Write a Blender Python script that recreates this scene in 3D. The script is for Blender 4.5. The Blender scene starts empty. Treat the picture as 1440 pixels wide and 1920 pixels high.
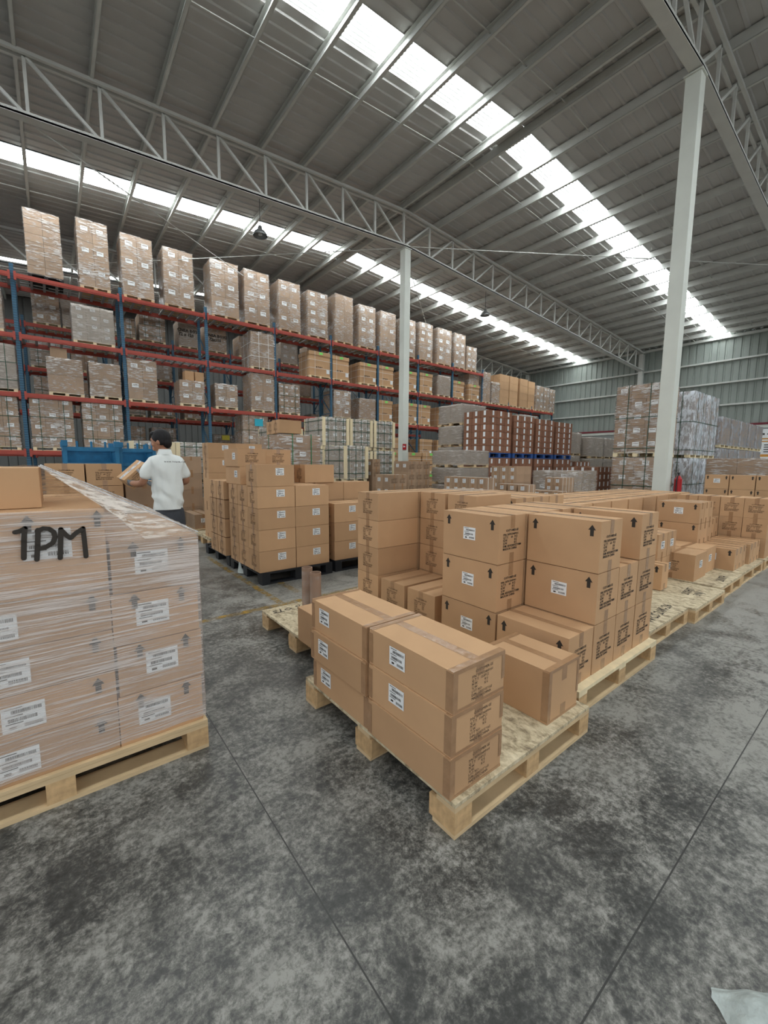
import bpy, bmesh, math, random
from mathutils import Vector, Matrix
random.seed(7)
SC = bpy.context.scene
COL = SC.collection
# ------------------------------------------------------------------ camera, world, exposure
cd = bpy.data.cameras.new('camera'); cam = bpy.data.objects.new('camera', cd); COL.objects.link(cam)
cd.sensor_fit = 'HORIZONTAL'; cd.sensor_width = 36.0; cd.lens = 778.58/1440*36
cd.clip_start = 0.05; cd.clip_end = 200
RR = ((0.78414723, -0.62053414, 0.00710599), (-0.06717504, -0.09625898, -0.99308697), (0.61692838, 0.77824905, -0.11716562))
mw = Matrix.Identity(4)
for i in range(3):
    mw[i][0] = RR[0][i]; mw[i][1] = -RR[1][i]; mw[i][2] = -RR[2][i]
mw[2][3] = 1.45
cam.matrix_world = mw
SC.camera = cam
w = bpy.data.worlds.new('sky'); SC.world = w; w.use_nodes = True
w.node_tree.nodes['Background'].inputs[0].default_value = (0.93, 0.97, 1.0, 1)
w.node_tree.nodes['Background'].inputs[1].default_value = 0.95
SC.view_settings.view_transform = 'Standard'; SC.view_settings.look = 'None'
SC.view_settings.gamma = 1.0; SC.view_settings.use_curve_mapping = False
SC.view_settings.exposure = 0.16
SKYLIGHT = 62.0
SC.cycles.max_bounces = 7; SC.cycles.diffuse_bounces = 4; SC.cycles.glossy_bounces = 2
SC.cycles.transparent_max_bounces = 16; SC.cycles.transmission_bounces = 2
SC.cycles.caustics_reflective = False; SC.cycles.caustics_refractive = False
SC.cycles.sample_clamp_indirect = 6.0

# ------------------------------------------------------------------ materials
MT = {}
def mat(name, color, rough=0.6, metal=0.0, noise=0.0, nscale=5.0, stretch=(1,1,1), bump=0.0, vary=0.0, spec=0.4, coat=0.0):
    m = bpy.data.materials.new(name); m.use_nodes = True
    nt = m.node_tree; N = nt.nodes; L = nt.links; b = N['Principled BSDF']
    b.inputs['Roughness'].default_value = rough; b.inputs['Metallic'].default_value = metal
    b.inputs['Specular IOR Level'].default_value = spec
    if coat: b.inputs['Coat Weight'].default_value = coat; b.inputs['Coat Roughness'].default_value = 0.15
    b.inputs['Base Color'].default_value = (*color, 1)
    if noise or bump or vary:
        tc = N.new('ShaderNodeTexCoord'); mp = N.new('ShaderNodeMapping'); mp.inputs['Scale'].default_value = stretch
        L.new(tc.outputs['Object'], mp.inputs[0])
        n = N.new('ShaderNodeTexNoise'); n.inputs['Scale'].default_value = nscale; n.inputs['Detail'].default_value = 5
        L.new(mp.outputs[0], n.inputs['Vector'])
        val = N.new('ShaderNodeMapRange'); val.inputs[1].default_value = 0.25; val.inputs[2].default_value = 0.75
        val.inputs[3].default_value = 1-noise; val.inputs[4].default_value = 1+noise
        L.new(n.outputs[0], val.inputs[0])
        oi = N.new('ShaderNodeObjectInfo'); vr = N.new('ShaderNodeMapRange')
        vr.inputs[3].default_value = 1-vary; vr.inputs[4].default_value = 1+vary*0.6
        L.new(oi.outputs['Random'], vr.inputs[0])
        mu = N.new('ShaderNodeMath'); mu.operation = 'MULTIPLY'; L.new(val.outputs[0], mu.inputs[0]); L.new(vr.outputs[0], mu.inputs[1])
        vm = N.new('ShaderNodeVectorMath'); vm.operation = 'SCALE'; vm.inputs[0].default_value = color
        L.new(mu.outputs[0], vm.inputs['Scale']); L.new(vm.outputs[0], b.inputs['Base Color'])
        if bump:
            bp = N.new('ShaderNodeBump'); bp.inputs['Strength'].default_value = bump; bp.inputs['Distance'].default_value = 0.01
            L.new(n.outputs[0], bp.inputs['Height']); L.new(bp.outputs[0], b.inputs['Normal'])
    MT[name] = m; return m
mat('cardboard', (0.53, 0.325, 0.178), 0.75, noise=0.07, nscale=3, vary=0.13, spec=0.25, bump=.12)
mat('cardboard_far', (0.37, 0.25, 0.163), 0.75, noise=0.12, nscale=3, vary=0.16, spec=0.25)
mat('cardboard_red', (0.27, 0.128, 0.078), 0.75, noise=0.15, nscale=3, vary=0.15, spec=0.25)
mat('cardboard_grey', (0.36, 0.295, 0.235), 0.75, noise=0.15, nscale=4, vary=0.12, spec=0.25)
mat('tape', (0.37, 0.215, 0.115), 0.17, noise=0.12, nscale=22, bump=0.35, spec=0.7)
mat('ink', (0.035, 0.028, 0.022), 0.7)
mat('print_ink', (0.13, 0.075, 0.04), 0.8)
mat('paper', (0.82, 0.84, 0.85), 0.45)
mat('wood', (0.62, 0.46, 0.27), 0.7, noise=0.16, nscale=6, stretch=(1,1,6), vary=0.1)
mat('wood_block', (0.56, 0.37, 0.19), 0.75, noise=0.22, nscale=30, stretch=(1,1,1), vary=0.1)
mat('wood_pale', (0.78, 0.66, 0.43), 0.65, noise=0.12, nscale=3, stretch=(6,6,1), vary=0.05)
mat('black_plastic', (0.018, 0.02, 0.024), 0.45)
mat('blue_plastic', (0.03, 0.10, 0.33), 0.5)
mat('white_steel', (0.66, 0.685, 0.63), 0.5, noise=0.06, nscale=2)
mat('truss_steel', (0.60, 0.61, 0.58), 0.55, noise=0.08, nscale=2)
mat('roof_sheet', (0.52, 0.515, 0.50), 0.55, noise=0.12, nscale=0.7)
mat('rack_red', (0.38, 0.065, 0.045), 0.5, noise=0.12, nscale=3)
mat('galvanised', (0.42, 0.43, 0.43), 0.45, metal=0.5, noise=0.15, nscale=4)
mat('blue_steel', (0.015, 0.15, 0.30), 0.5, noise=0.25, nscale=9)
mat('green_strap', (0.02, 0.07, 0.04), 0.35)
mat('green_strap_bright', (0.015, 0.19, 0.07), 0.35)
mat('white_strap', (0.75, 0.75, 0.72), 0.4)
mat('green_label', (0.22, 0.72, 0.15), 0.5)
mat('blue_label', (0.03, 0.42, 0.55), 0.5)
mat('yellow_label', (0.75, 0.66, 0.08), 0.5)
mat('red_paint', (0.42, 0.015, 0.02), 0.35)
mat('tube_board', (0.30, 0.19, 0.13), 0.7, noise=0.1, nscale=8)
mat('skin', (0.36, 0.175, 0.105), 0.5, noise=0.06, nscale=12)
mat('hair', (0.010, 0.009, 0.010), 0.55, noise=0.3, nscale=60, stretch=(1,1,.25), bump=0.35, spec=.25)
mat('shirt', (0.74, 0.77, 0.75), 0.9, noise=0.04, nscale=9, stretch=(1,1,1), bump=.35)
mat('trouser', (0.05, 0.055, 0.065), 0.85, noise=0.2, nscale=9, bump=0.3)
mat('glove', (0.17, 0.19, 0.21), 0.8, noise=0.5, nscale=60, bump=0.4)
mat('shoe', (0.02, 0.02, 0.02), 0.5)
mat('poster_orange', (0.60, 0.27, 0.05), 0.5)
mat('dark_red', (0.16, 0.02, 0.03), 0.5)
mat('wall_base', (0.30, 0.31, 0.30), 0.8, noise=0.1, nscale=1)
mat('lamp_metal', (0.25, 0.26, 0.26), 0.4, metal=0.6)
mat('black_gap', (0.02, 0.02, 0.02), 0.9)

def nodes(name):
    m = bpy.data.materials.new(name); m.use_nodes = True; MT[name] = m
    return m, m.node_tree.nodes, m.node_tree.links, m.node_tree.nodes['Principled BSDF']
def math_node(N, L, op, a, b=None, c=None):
    n = N.new('ShaderNodeMath'); n.operation = op
    for i, v in enumerate((a, b, c)):
        if v is None: continue
        if isinstance(v, (int, float)): n.inputs[i].default_value = v
        else: L.new(v, n.inputs[i])
    return n.outputs[0]
def ramp(N, L, src, pts):
    r = N.new('ShaderNodeValToRGB'); e = r.color_ramp.elements
    while len(e) > 1: e.remove(e[-1])
    e[0].position = pts[0][0]; e[0].color = (*pts[0][1], 1) if len(pts[0][1]) == 3 else pts[0][1]
    for p, c in pts[1:]:
        x = e.new(p); x.color = (*c, 1)
    L.new(src, r.inputs[0]); return r.outputs[0]

# polished, stained concrete with saw joints
m, N, L, B = nodes('concrete')
geo = N.new('ShaderNodeNewGeometry'); sep = N.new('ShaderNodeSeparateXYZ'); L.new(geo.outputs['Position'], sep.inputs[0])
def nz(scale, det=6, rough=.6, dist=0.0):
    n = N.new('ShaderNodeTexNoise'); n.inputs['Scale'].default_value = scale; n.inputs['Detail'].default_value = det
    n.inputs['Roughness'].default_value = rough; n.inputs['Distortion'].default_value = dist
    L.new(geo.outputs['Position'], n.inputs['Vector']); return n.outputs[0]
big = nz(0.55, 5, .62, .4); mid = nz(3.4, 10, .74, .5); fine = nz(34, 8, .8, .2); huge = nz(.16, 2, .5)
s1 = math_node(N, L, 'MULTIPLY', big, .40); s2 = math_node(N, L, 'MULTIPLY_ADD', mid, .62, s1); s3 = math_node(N, L, 'MULTIPLY_ADD', fine, .68, s2)
s4 = math_node(N, L, 'MULTIPLY_ADD', huge, .3, s3)
right_sheen = N.new('ShaderNodeMapRange'); right_sheen.inputs[1].default_value = .8; right_sheen.inputs[2].default_value = 5  # reflected door light put into the floor colour, paler towards the right
right_sheen.inputs[3].default_value = 0; right_sheen.inputs[4].default_value = .07; L.new(sep.outputs[0], right_sheen.inputs[0])
s4 = math_node(N, L, 'ADD', s4, right_sheen.outputs[0])
s4c = math_node(N, L, 'MULTIPLY', s4, .93)
colr = ramp(N, L, s4c, [(.0, (.022, .023, .022)), (.76, (.036, .037, .035)), (.85, (.064, .065, .061)), (.91, (.135, .133, .12)), (1.0, (.29, .285, .26))])
s4b = math_node(N, L, 'MULTIPLY', s4, .985)
st = N.new('ShaderNodeTexNoise'); st.inputs['Scale'].default_value = 2.2; st.inputs['Detail'].default_value = 8; st.inputs['Roughness'].default_value = .7
smp = N.new('ShaderNodeMapping'); smp.inputs['Scale'].default_value = (.35, 3, 1); smp.inputs['Rotation'].default_value = (0, 0, .12); L.new(geo.outputs['Position'], smp.inputs[0]); L.new(smp.outputs[0], st.inputs['Vector'])
crk = math_node(N, L, 'GREATER_THAN', st.outputs[0], .60)
crm = math_node(N, L, 'MULTIPLY', crk, .15)
def joint(axis, off, period, wd):
    a = math_node(N, L, 'SUBTRACT', sep.outputs[axis], off - 100*period)
    a = math_node(N, L, 'MODULO', a, period)
    a = math_node(N, L, 'MINIMUM', a, math_node(N, L, 'SUBTRACT', period, a))
    return math_node(N, L, 'LESS_THAN', a, wd)
j = math_node(N, L, 'MAXIMUM', joint(0, .60, 3.62, .0026), joint(1, .395, 3.62, .0026))
mx = N.new('ShaderNodeMix'); mx.data_type = 'RGBA'; mx.inputs['B'].default_value = (.022, .022, .021, 1)
L.new(crm, mx.inputs['Factor']); L.new(colr, mx.inputs['A'])
mx2 = N.new('ShaderNodeMix'); mx2.data_type = 'RGBA'; mx2.inputs['B'].default_value = (.035, .035, .033, 1)
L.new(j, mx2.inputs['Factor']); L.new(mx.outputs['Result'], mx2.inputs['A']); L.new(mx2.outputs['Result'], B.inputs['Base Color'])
rr = N.new('ShaderNodeMapRange'); rr.inputs[1].default_value = .75; rr.inputs[2].default_value = 1.0; rr.inputs[3].default_value = .33; rr.inputs[4].default_value = .6
L.new(s3, rr.inputs[0]); L.new(rr.outputs[0], B.inputs['Roughness'])
bp = N.new('ShaderNodeBump'); bp.inputs['Strength'].default_value = .18; bp.inputs['Distance'].default_value = .004
L.new(fine, bp.inputs['Height']); L.new(bp.outputs[0], B.inputs['Normal'])
B.inputs['Specular IOR Level'].default_value = .45

# OSB / stained board deck
m, N, L, B = nodes('board')
tc = N.new('ShaderNodeTexCoord')
n1 = N.new('ShaderNodeTexNoise'); n1.inputs['Scale'].default_value = 15; n1.inputs['Detail'].default_value = 7; n1.inputs['Distortion'].default_value = .35
n2 = N.new('ShaderNodeTexVoronoi'); n2.inputs['Scale'].default_value = 38
oi = N.new('ShaderNodeObjectInfo'); va = N.new('ShaderNodeVectorMath'); va.operation = 'MULTIPLY_ADD'
L.new(oi.outputs['Random'], va.inputs[0]); va.inputs[1].default_value = (9, 9, 0); L.new(tc.outputs['Object'], va.inputs[2])
mp = N.new('ShaderNodeMapping'); mp.inputs['Scale'].default_value = (1.5, .9, 1); L.new(va.outputs[0], mp.inputs[0])
L.new(mp.outputs[0], n1.inputs['Vector']); L.new(mp.outputs[0], n2.inputs['Vector'])
n1.inputs['Roughness'].default_value = .7
c1 = ramp(N, L, n1.outputs[0], [(.30, (.13, .10, .065)), (.40, (.35, .28, .18)), (.50, (.58, .49, .33)), (.66, (.74, .65, .47))])
hs = N.new('ShaderNodeMix'); hs.data_type = 'RGBA'; hs.blend_type = 'MULTIPLY'; hs.inputs['Factor'].default_value = .35
vv = ramp(N, L, n2.outputs['Distance'], [(.0, (1, 1, 1)), (.5, (.95, .93, .88)), (.75, (.55, .5, .4))])
L.new(c1, hs.inputs['A']); L.new(vv, hs.inputs['B']); L.new(hs.outputs['Result'], B.inputs['Base Color'])
B.inputs['Roughness'].default_value = .7

# perforated blue upright
m, N, L, B = nodes('rack_blue')
tc = N.new('ShaderNodeNewGeometry'); sp = N.new('ShaderNodeSeparateXYZ'); L.new(tc.outputs['Position'], sp.inputs[0])
a = math_node(N, L, 'MODULO', sp.outputs[2], .075); hz = math_node(N, L, 'LESS_THAN', a, .03)
mxx = N.new('ShaderNodeMix'); mxx.data_type = 'RGBA'; mxx.inputs['A'].default_value = (.03, .115, .19, 1); mxx.inputs['B'].default_value = (.012, .04, .085, 1)
L.new(math_node(N, L, 'MULTIPLY', hz, .75), mxx.inputs['Factor']); L.new(mxx.outputs['Result'], B.inputs['Base Color']); B.inputs['Roughness'].default_value = .5

# translucent skylight sheet lit by the sky (corrugations and dirt let through more or less)
m, N, L, B = nodes('skylight_sheet')
g = N.new('ShaderNodeNewGeometry'); sp = N.new('ShaderNodeSeparateXYZ'); L.new(g.outputs['Position'], sp.inputs[0])
wv = math_node(N, L, 'SINE', math_node(N, L, 'MULTIPLY', sp.outputs[1], 2*math.pi/.105))
n = N.new('ShaderNodeTexNoise'); n.inputs['Scale'].default_value = 3.5; n.inputs['Detail'].default_value = 3; L.new(g.outputs['Position'], n.inputs['Vector'])
v = math_node(N, L, 'MULTIPLY', math_node(N, L, 'MULTIPLY_ADD', wv, .46, .54), math_node(N, L, 'MULTIPLY_ADD', n.outputs[0], .5, .5))
B.inputs['Base Color'].default_value = (.8, .85, .85, 1); B.inputs['Emission Color'].default_value = (.93, .985, 1, 1)
v = math_node(N, L, 'MAXIMUM', math_node(N, L, 'POWER', math_node(N, L, 'MAXIMUM', v, 0), 2.6), .008)
L.new(math_node(N, L, 'MULTIPLY', v, SKYLIGHT), B.inputs['Emission Strength'])
m.use_nodes = True

def film_mat(name, base, streak, scale, stretch, alpha0=.18, alpha1=.75, lo=.52, hi=.70, rough=.25, bumps=.5):
    m, N, L, B = nodes(name)
    tc = N.new('ShaderNodeTexCoord'); oi = N.new('ShaderNodeObjectInfo')
    va = N.new('ShaderNodeVectorMath'); va.operation = 'MULTIPLY_ADD'; L.new(oi.outputs['Random'], va.inputs[0]); va.inputs[1].default_value = (7, 7, 5); L.new(tc.outputs['Object'], va.inputs[2])
    mp = N.new('ShaderNodeMapping'); mp.inputs['Scale'].default_value = stretch; mp.inputs['Rotation'].default_value = (.0, .10, .0); L.new(va.outputs[0], mp.inputs[0])
    n = N.new('ShaderNodeTexNoise'); n.inputs['Scale'].default_value = scale; n.inputs['Detail'].default_value = 5; n.inputs['Roughness'].default_value = .65; n.inputs['Distortion'].default_value = .3
    L.new(mp.outputs[0], n.inputs['Vector'])
    big = N.new('ShaderNodeTexNoise'); big.inputs['Scale'].default_value = 2.2; L.new(va.outputs[0], big.inputs['Vector'])
    mix = math_node(N, L, 'MULTIPLY_ADD', big.outputs[0], .35, math_node(N, L, 'SUBTRACT', n.outputs[0], .175))
    al = N.new('ShaderNodeMapRange'); al.inputs[1].default_value = lo; al.inputs[2].default_value = hi; al.inputs[3].default_value = alpha0; al.inputs[4].default_value = alpha1
    L.new(mix, al.inputs[0])
    B.inputs['Base Color'].default_value = (*base, 1); B.inputs['Roughness'].default_value = rough; B.inputs['Specular IOR Level'].default_value = .8
    L.new(al.outputs[0], B.inputs['Alpha'])
    bp = N.new('ShaderNodeBump'); bp.inputs['Strength'].default_value = bumps; bp.inputs['Distance'].default_value = .02
    L.new(n.outputs[0], bp.inputs['Height']); L.new(bp.outputs[0], B.inputs['Normal'])
film_mat('film', (.64, .59, .55), 0, 3.6, (1.4, 1.4, 9), .10, .80, .505, .60, .2, .8)
film_mat('film_grey', (.50, .45, .40), 0, 3.0, (1.6, 1.6, 11), .38, .8, .48, .66)
film_mat('film_glare', (.74, .79, .85), 0, 7.0, (2.2, 2.2, .8), .35, .95, .44, .58, .15, 1.0)  # bluish-white tint paints the daylight glare into the film
film_mat('film_far', (.45, .46, .49), 0, 6.0, (2.2, 2.2, .8), .35, .9, .44, .62, .12, 1.0)
film_mat('film_crate', (.70, .68, .63), 0, 3.6, (2, 2, 9), .22, .62, .47, .64, .25, .6)
film_mat('film_fold', (.84, .77, .70), 0, 5.0, (1.2, 11, 12), .20, .80, .45, .62, .22, .5)
film_mat('film_thin', (.84, .80, .77), 0, 4.0, (3, 3, 2), .05, .32, .45, .65, .12, .3)
film_mat('film_near', (.82, .75, .71), 0, 5.0, (.6, .6, 26), .24, .74, .46, .62, .2, .45)
film_mat('film_tent', (.82, .76, .70), 0, 4.0, (.8, 9, 9), .26, .85, .44, .60, .2, .5)
film_mat('scrap', (.60, .68, .66), 0, 8.0, (1, 1, 1), .6, .92, .4, .7, .3, .8)

# worn yellow floor paint
m, N, L, B = nodes('floor_paint')
g = N.new('ShaderNodeNewGeometry'); n = N.new('ShaderNodeTexNoise'); n.inputs['Scale'].default_value = 9; n.inputs['Detail'].default_value = 8; n.inputs['Roughness'].default_value = .75
L.new(g.outputs['Position'], n.inputs['Vector'])
al = N.new('ShaderNodeMapRange'); al.inputs[1].default_value = .42; al.inputs[2].default_value = .6; al.inputs[3].default_value = .05; al.inputs[4].default_value = .75; L.new(n.outputs[0], al.inputs[0])
B.inputs['Base Color'].default_value = (.42, .25, .035, 1); B.inputs['Roughness'].default_value = .5; L.new(al.outputs[0], B.inputs['Alpha'])

# ------------------------------------------------------------------ mesh helpers
class MB:
    def __init__(s): s.v = []; s.f = []; s.m = []
    def box(s, x0, y0, z0, x1, y1, z1, mi=0):
        b = len(s.v)
        s.v += [(x0,y0,z0),(x1,y0,z0),(x1,y1,z0),(x0,y1,z0),(x0,y0,z1),(x1,y0,z1),(x1,y1,z1),(x0,y1,z1)]
        for q in ((0,3,2,1),(4,5,6,7),(0,1,5,4),(1,2,6,5),(2,3,7,6),(3,0,4,7)): s.f.append(tuple(b+i for i in q)); s.m.append(mi)
        return s
    def quad(s, a, b_, c, d, mi=0):
        b = len(s.v); s.v += [a, b_, c, d]; s.f.append((b, b+1, b+2, b+3)); s.m.append(mi); return s
    def bar(s, p, q, w, h=None, up=(0,0,1), mi=0):
        h = h or w; p = Vector(p); q = Vector(q); d = (q-p).normalized(); up = Vector(up)
        if abs(d.dot(up)) > .95: up = Vector((0,1,0))
        sd = d.cross(up).normalized(); u = sd.cross(d).normalized(); b = len(s.v)
        for c in (p, q):
            for a_, b_ in ((-1,-1),(1,-1),(1,1),(-1,1)): s.v.append(tuple(c + sd*a_*w/2 + u*b_*h/2))
        for k in ((0,1,2,3),(7,6,5,4),(0,4,5,1),(1,5,6,2),(2,6,7,3),(3,7,4,0)): s.f.append(tuple(b+i for i in k)); s.m.append(mi)
        return s
    def tube(s, p, q, r, n=8, r2=None, cap=True, mi=0):
        r2 = r if r2 is None else r2
        p = Vector(p); q = Vector(q); d = (q-p).normalized(); up = Vector((0,0,1)) if abs(d.z) < .95 else Vector((0,1,0))
        sd = d.cross(up).normalized(); u = sd.cross(d); b = len(s.v)
        for c, rad in ((p, r), (q, r2)):
            for i in range(n):
                a = 2*math.pi*i/n; s.v.append(tuple(c + sd*math.cos(a)*rad + u*math.sin(a)*rad))
        for i in range(n):
            jn = (i+1) % n; s.f.append((b+i, b+jn, b+n+jn, b+n+i)); s.m.append(mi)
        if cap: s.f.append(tuple(b+i for i in range(n))[::-1]); s.m.append(mi); s.f.append(tuple(b+n+i for i in range(n))); s.m.append(mi)
        return s
    def mesh(s, name, mats, bevel=0, smooth=False):
        me = bpy.data.meshes.new(name); me.from_pydata(s.v, [], s.f)
        for mm in (mats if isinstance(mats, (list, tuple)) else [mats]): me.materials.append(MT[mm])
        me.polygons.foreach_set('material_index', s.m)
        bm = bmesh.new(); bm.from_mesh(me); bmesh.ops.recalc_face_normals(bm, faces=bm.faces)
        if bevel: bmesh.ops.bevel(bm, geom=list(bm.edges), offset=bevel, segments=2, affect='EDGES', profile=.6)
        bm.to_mesh(me); bm.free()
        if smooth: me.polygons.foreach_set('use_smooth', [True]*len(me.polygons))
        me.update(); return me
def link(name, me, parent=None, loc=(0,0,0), rz=0):
    o = bpy.data.objects.new(name, me); COL.objects.link(o); o.location = loc; o.rotation_euler.z = rz
    if parent is not None: o.parent = parent
    return o
def tag(o, label, cat, group=None, kind=None):
    o['label'] = label
    if cat: o['category'] = cat
    if group: o['group'] = group
    if kind: o['kind'] = kind
    return o
def empty(name, loc, rz=0): return link(name, None, None, loc, rz)
def structure(name, me):
    o = link(name, me); o['kind'] = 'structure'; return o

# ------------------------------------------------------------------ building shell
YB, YA, YC = 12.1, 3.37, 20.83          # truss lines
XR, ZR, SL = 10.5, 10.6, .062           # ridge
X0, X1, Y0, Y1 = -9.0, 32.2, -14.0, 29.6
def roof_z(x): return ZR - SL*abs(x-XR)
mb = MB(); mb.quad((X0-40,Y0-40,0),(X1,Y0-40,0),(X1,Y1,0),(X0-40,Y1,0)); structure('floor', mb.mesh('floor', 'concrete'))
SKY = [(-1.1,-.25), (7.46,8.32), (15.95,16.85), (24.4,25.3), (-9.8,-8.9)]
# roof sheet: profiled along Y, running with the slope, with slots where the skylights sit
mb = MB()
def sheet(y0, y1, rib=.3):
    y = y0; prof = []
    while y < y1-.01:
        e = min(y+rib, y1); prof += [(y, .03), (min(y+rib*.68, e), .03), (min(y+rib*.75, e), 0), (min(y+rib*.93, e), 0)]; y = e
    prof.append((y1, .03))
    b = len(mb.v)
    for (yy, dz) in prof:
        for x in (X0, XR, X1): mb.v.append((x, yy, roof_z(x)+dz))
    for i in range(len(prof)-1):
        for k in (0, 1): mb.f.append((b+i*3+k, b+i*3+k+1, b+(i+1)*3+k+1, b+(i+1)*3+k)); mb.m.append(0)
ys = [Y0] + [v for s in sorted(SKY) for v in s] + [Y1]
for i in range(0, len(ys), 2): sheet(ys[i], ys[i+1])
for s in SKY:    # opaque sheet strip over the ridge, between the skylight panels
    mb.quad((XR-.22, s[0], roof_z(XR-.22)), (XR+.22, s[0], roof_z(XR-.22)), (XR+.22, s[1], roof_z(XR-.22)), (XR-.22, s[1], roof_z(XR-.22)))
structure('ceiling', mb.mesh('ceiling', 'roof_sheet'))
k = 0
for s in SKY:
    for xa, xb in ((X0, XR-.2), (XR+.2, X1)):
        k += 1; mb = MB(); n = 16
        for i in range(n):
            ya = s[0]+(s[1]-s[0])*i/n; yb = s[0]+(s[1]-s[0])*(i+1)/n; da = .012*(i % 2); db = .012*((i+1) % 2)
            mb.quad((xa, ya, roof_z(xa)+.03+da), (xb, ya, roof_z(xb)+.03+da), (xb, yb, roof_z(xb)+.03+db), (xa, yb, roof_z(xa)+.03+db))
        structure('window_%d' % k, mb.mesh('window', 'skylight_sheet'))
# walls
mb = MB(); y = Y0; prof = []
while y < Y1: prof += [(y, 0), (y+.26, 0), (y+.285, .045), (y+.355, .045), (y+.38, 0)]; y += .38
b = 0
for yy, dx in prof:
    for z in (3.85, 9.6): mb.v.append((X1+dx, yy, z))
for i in range(len(prof)-1): mb.f.append((i*2, i*2+1, i*2+3, i*2+2)); mb.m.append(0)
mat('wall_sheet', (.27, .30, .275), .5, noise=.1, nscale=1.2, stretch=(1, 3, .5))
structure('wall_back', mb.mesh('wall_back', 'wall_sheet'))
mb = MB().box(X1, Y0, 0, X1+.2, Y1, 3.8); structure('wall_back_lower', mb.mesh('wall', 'wall_base'))
mb = MB().box(X1-.12, Y0, 3.8, X1, Y1, 3.92, 0); mb.box(X1-.08, Y0, 3.62, X1, Y1, 3.8, 1); structure('trim_1', mb.mesh('trim', ['dark_red', 'white_steel']))
for i, z in enumerate((5.05, 6.37, 7.67)):
    mb = MB().box(X1-.16, Y0, z, X1-.01, Y1, z+.09); structure('trim_%d' % (i+2), mb.mesh('trim', 'truss_steel'))
mb = MB().box(X1-.2, Y0, 9.0, X1-.01, Y1, 9.14); structure('trim_5', mb.mesh('trim', 'truss_steel'))
mb = MB(); x = X0
while x < X1:
    mb.quad((x, Y1, 0), (x+.3, Y1, 0), (x+.3, Y1, 10.8), (x, Y1, 10.8)); mb.quad((x+.3, Y1, 0), (x+.33, Y1+.04, 0), (x+.33, Y1+.04, 10.8), (x+.3, Y1, 10.8))
    mb.quad((x+.33, Y1+.04, 0), (x+.38, Y1, 0), (x+.38, Y1, 10.8), (x+.33, Y1+.04, 10.8)); x += .38
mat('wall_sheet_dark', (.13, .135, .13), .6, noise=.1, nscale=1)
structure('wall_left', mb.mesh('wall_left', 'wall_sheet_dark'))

# purlins
def purlin_mesh(side):
    mb = MB(); y0, y1 = Y0, Y1
    mb.box(-.006, y0, -.24, .006, y1, 0); mb.box(-.006, y0, -.012, .075, y1, 0); mb.box(-.006, y0, -.24, .075, y1, -.228); mb.box(.065, y0, -.24, .075, y1, -.205)
    return mb.mesh('purlin', 'truss_steel')
pm = purlin_mesh(1)
PX = [XR-.2 - 1.29*i for i in range(0, 15)] + [XR+.2 + 1.27*i for i in range(0, 17)]
for x in PX:
    o = link('roof_purlin', pm, None, (x, 0, roof_z(x)-.003)); 
    if x < XR: o.scale.x = -1
    kk = round(abs(x-XR)/1.28); wd_ = ['nearest', 'second', 'third', 'fourth', 'fifth', 'sixth', 'seventh', 'eighth', 'ninth', 'tenth', 'eleventh', 'twelfth', 'thirteenth', 'fourteenth', 'fifteenth', 'sixteenth', 'seventeenth', 'eighteenth'][kk]
    tag(o, 'pale steel roof purlin, %s %s the ridge over the columns' % (wd_, 'before' if x < XR else 'beyond'), 'purlin', 'roof purlins')
for Y, wh in ((6.28, 'nearer one between the two tall columns'), (9.19, 'farther one between the two tall columns'), (14.95, 'just behind the middle column truss'), (17.95, 'above the front rack'), (.4, 'right of the tall right column')):
    mb = MB(); mb.bar((X0, Y, roof_z(X0)-.12), (XR, Y, roof_z(XR)-.12), .02); mb.bar((XR, Y, roof_z(XR)-.12), (X1, Y, roof_z(X1)-.12), .02)
    tag(link('sag_rod', mb.mesh('sag_rod', 'truss_steel')), 'thin steel sag rod tying the roof purlins, ' + wh, 'rod', 'sag rods')

# trusses
def truss(Y, label):
    t = tag(empty('roof_truss', (0, Y, 0)), label, 'truss')
    left = [XR-.1-1.29*i for i in range(0, 15)]; right = [XR-.1+1.28*i for i in range(0, 18)]
    bot = lambda x: 9.17-.064*abs(x-XR); top = lambda x: 10.34-.062*abs(x-XR)
    mb = MB()
    for a in (-.09, .09): mb.bar((left[-1], a, top(left[-1])), (XR, a, top(XR)), .07, .07); mb.bar((XR, a, top(XR)), (X1-.2, a, top(X1)), .07, .07)
    link('top_chord', mb.mesh('top_chord', 'truss_steel'), t)
    mb = MB()
    mb.bar((left[-1], 0, bot(left[-1])), (XR, 0, bot(XR)), .22, .05); mb.bar((XR, 0, bot(XR)), (X1-.2, 0, bot(X1)), .22, .05)
    for a in (-.1, .1): mb.bar((left[-1], a, bot(left[-1])+.03), (XR, a, bot(XR)+.03), .02, .09); mb.bar((XR, a, bot(XR)+.03), (X1-.2, a, bot(X1)+.03), .02, .09)
    link('bottom_chord', mb.mesh('bottom_chord', 'truss_steel'), t)
    for L_ in (left, right):
        for i, x in enumerate(L_):
            if x > X1-.3: continue
            if i or L_ is left:
                mb = MB().bar((x, 0, bot(x)+.02), (x, 0, top(x)), .06, .06); link('web_post', mb.mesh('web_post', 'truss_steel'), t)
            if i+1 < len(L_):
                x2 = L_[i+1]
                if x2 > X1-.25: continue
                mb = MB().bar((x, 0, bot(x)+.02), (x2, 0, top(x2)), .06, .06); link('web_diagonal', mb.mesh('web_diagonal', 'truss_steel'), t)
    return t
truss(YB, 'pale steel roof truss resting on the middle column, in front of the racks')
truss(YA, 'pale steel roof truss over the nearest tall column, upper right')
truss(YC, 'pale steel roof truss behind the racks, farthest of the three')
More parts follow.
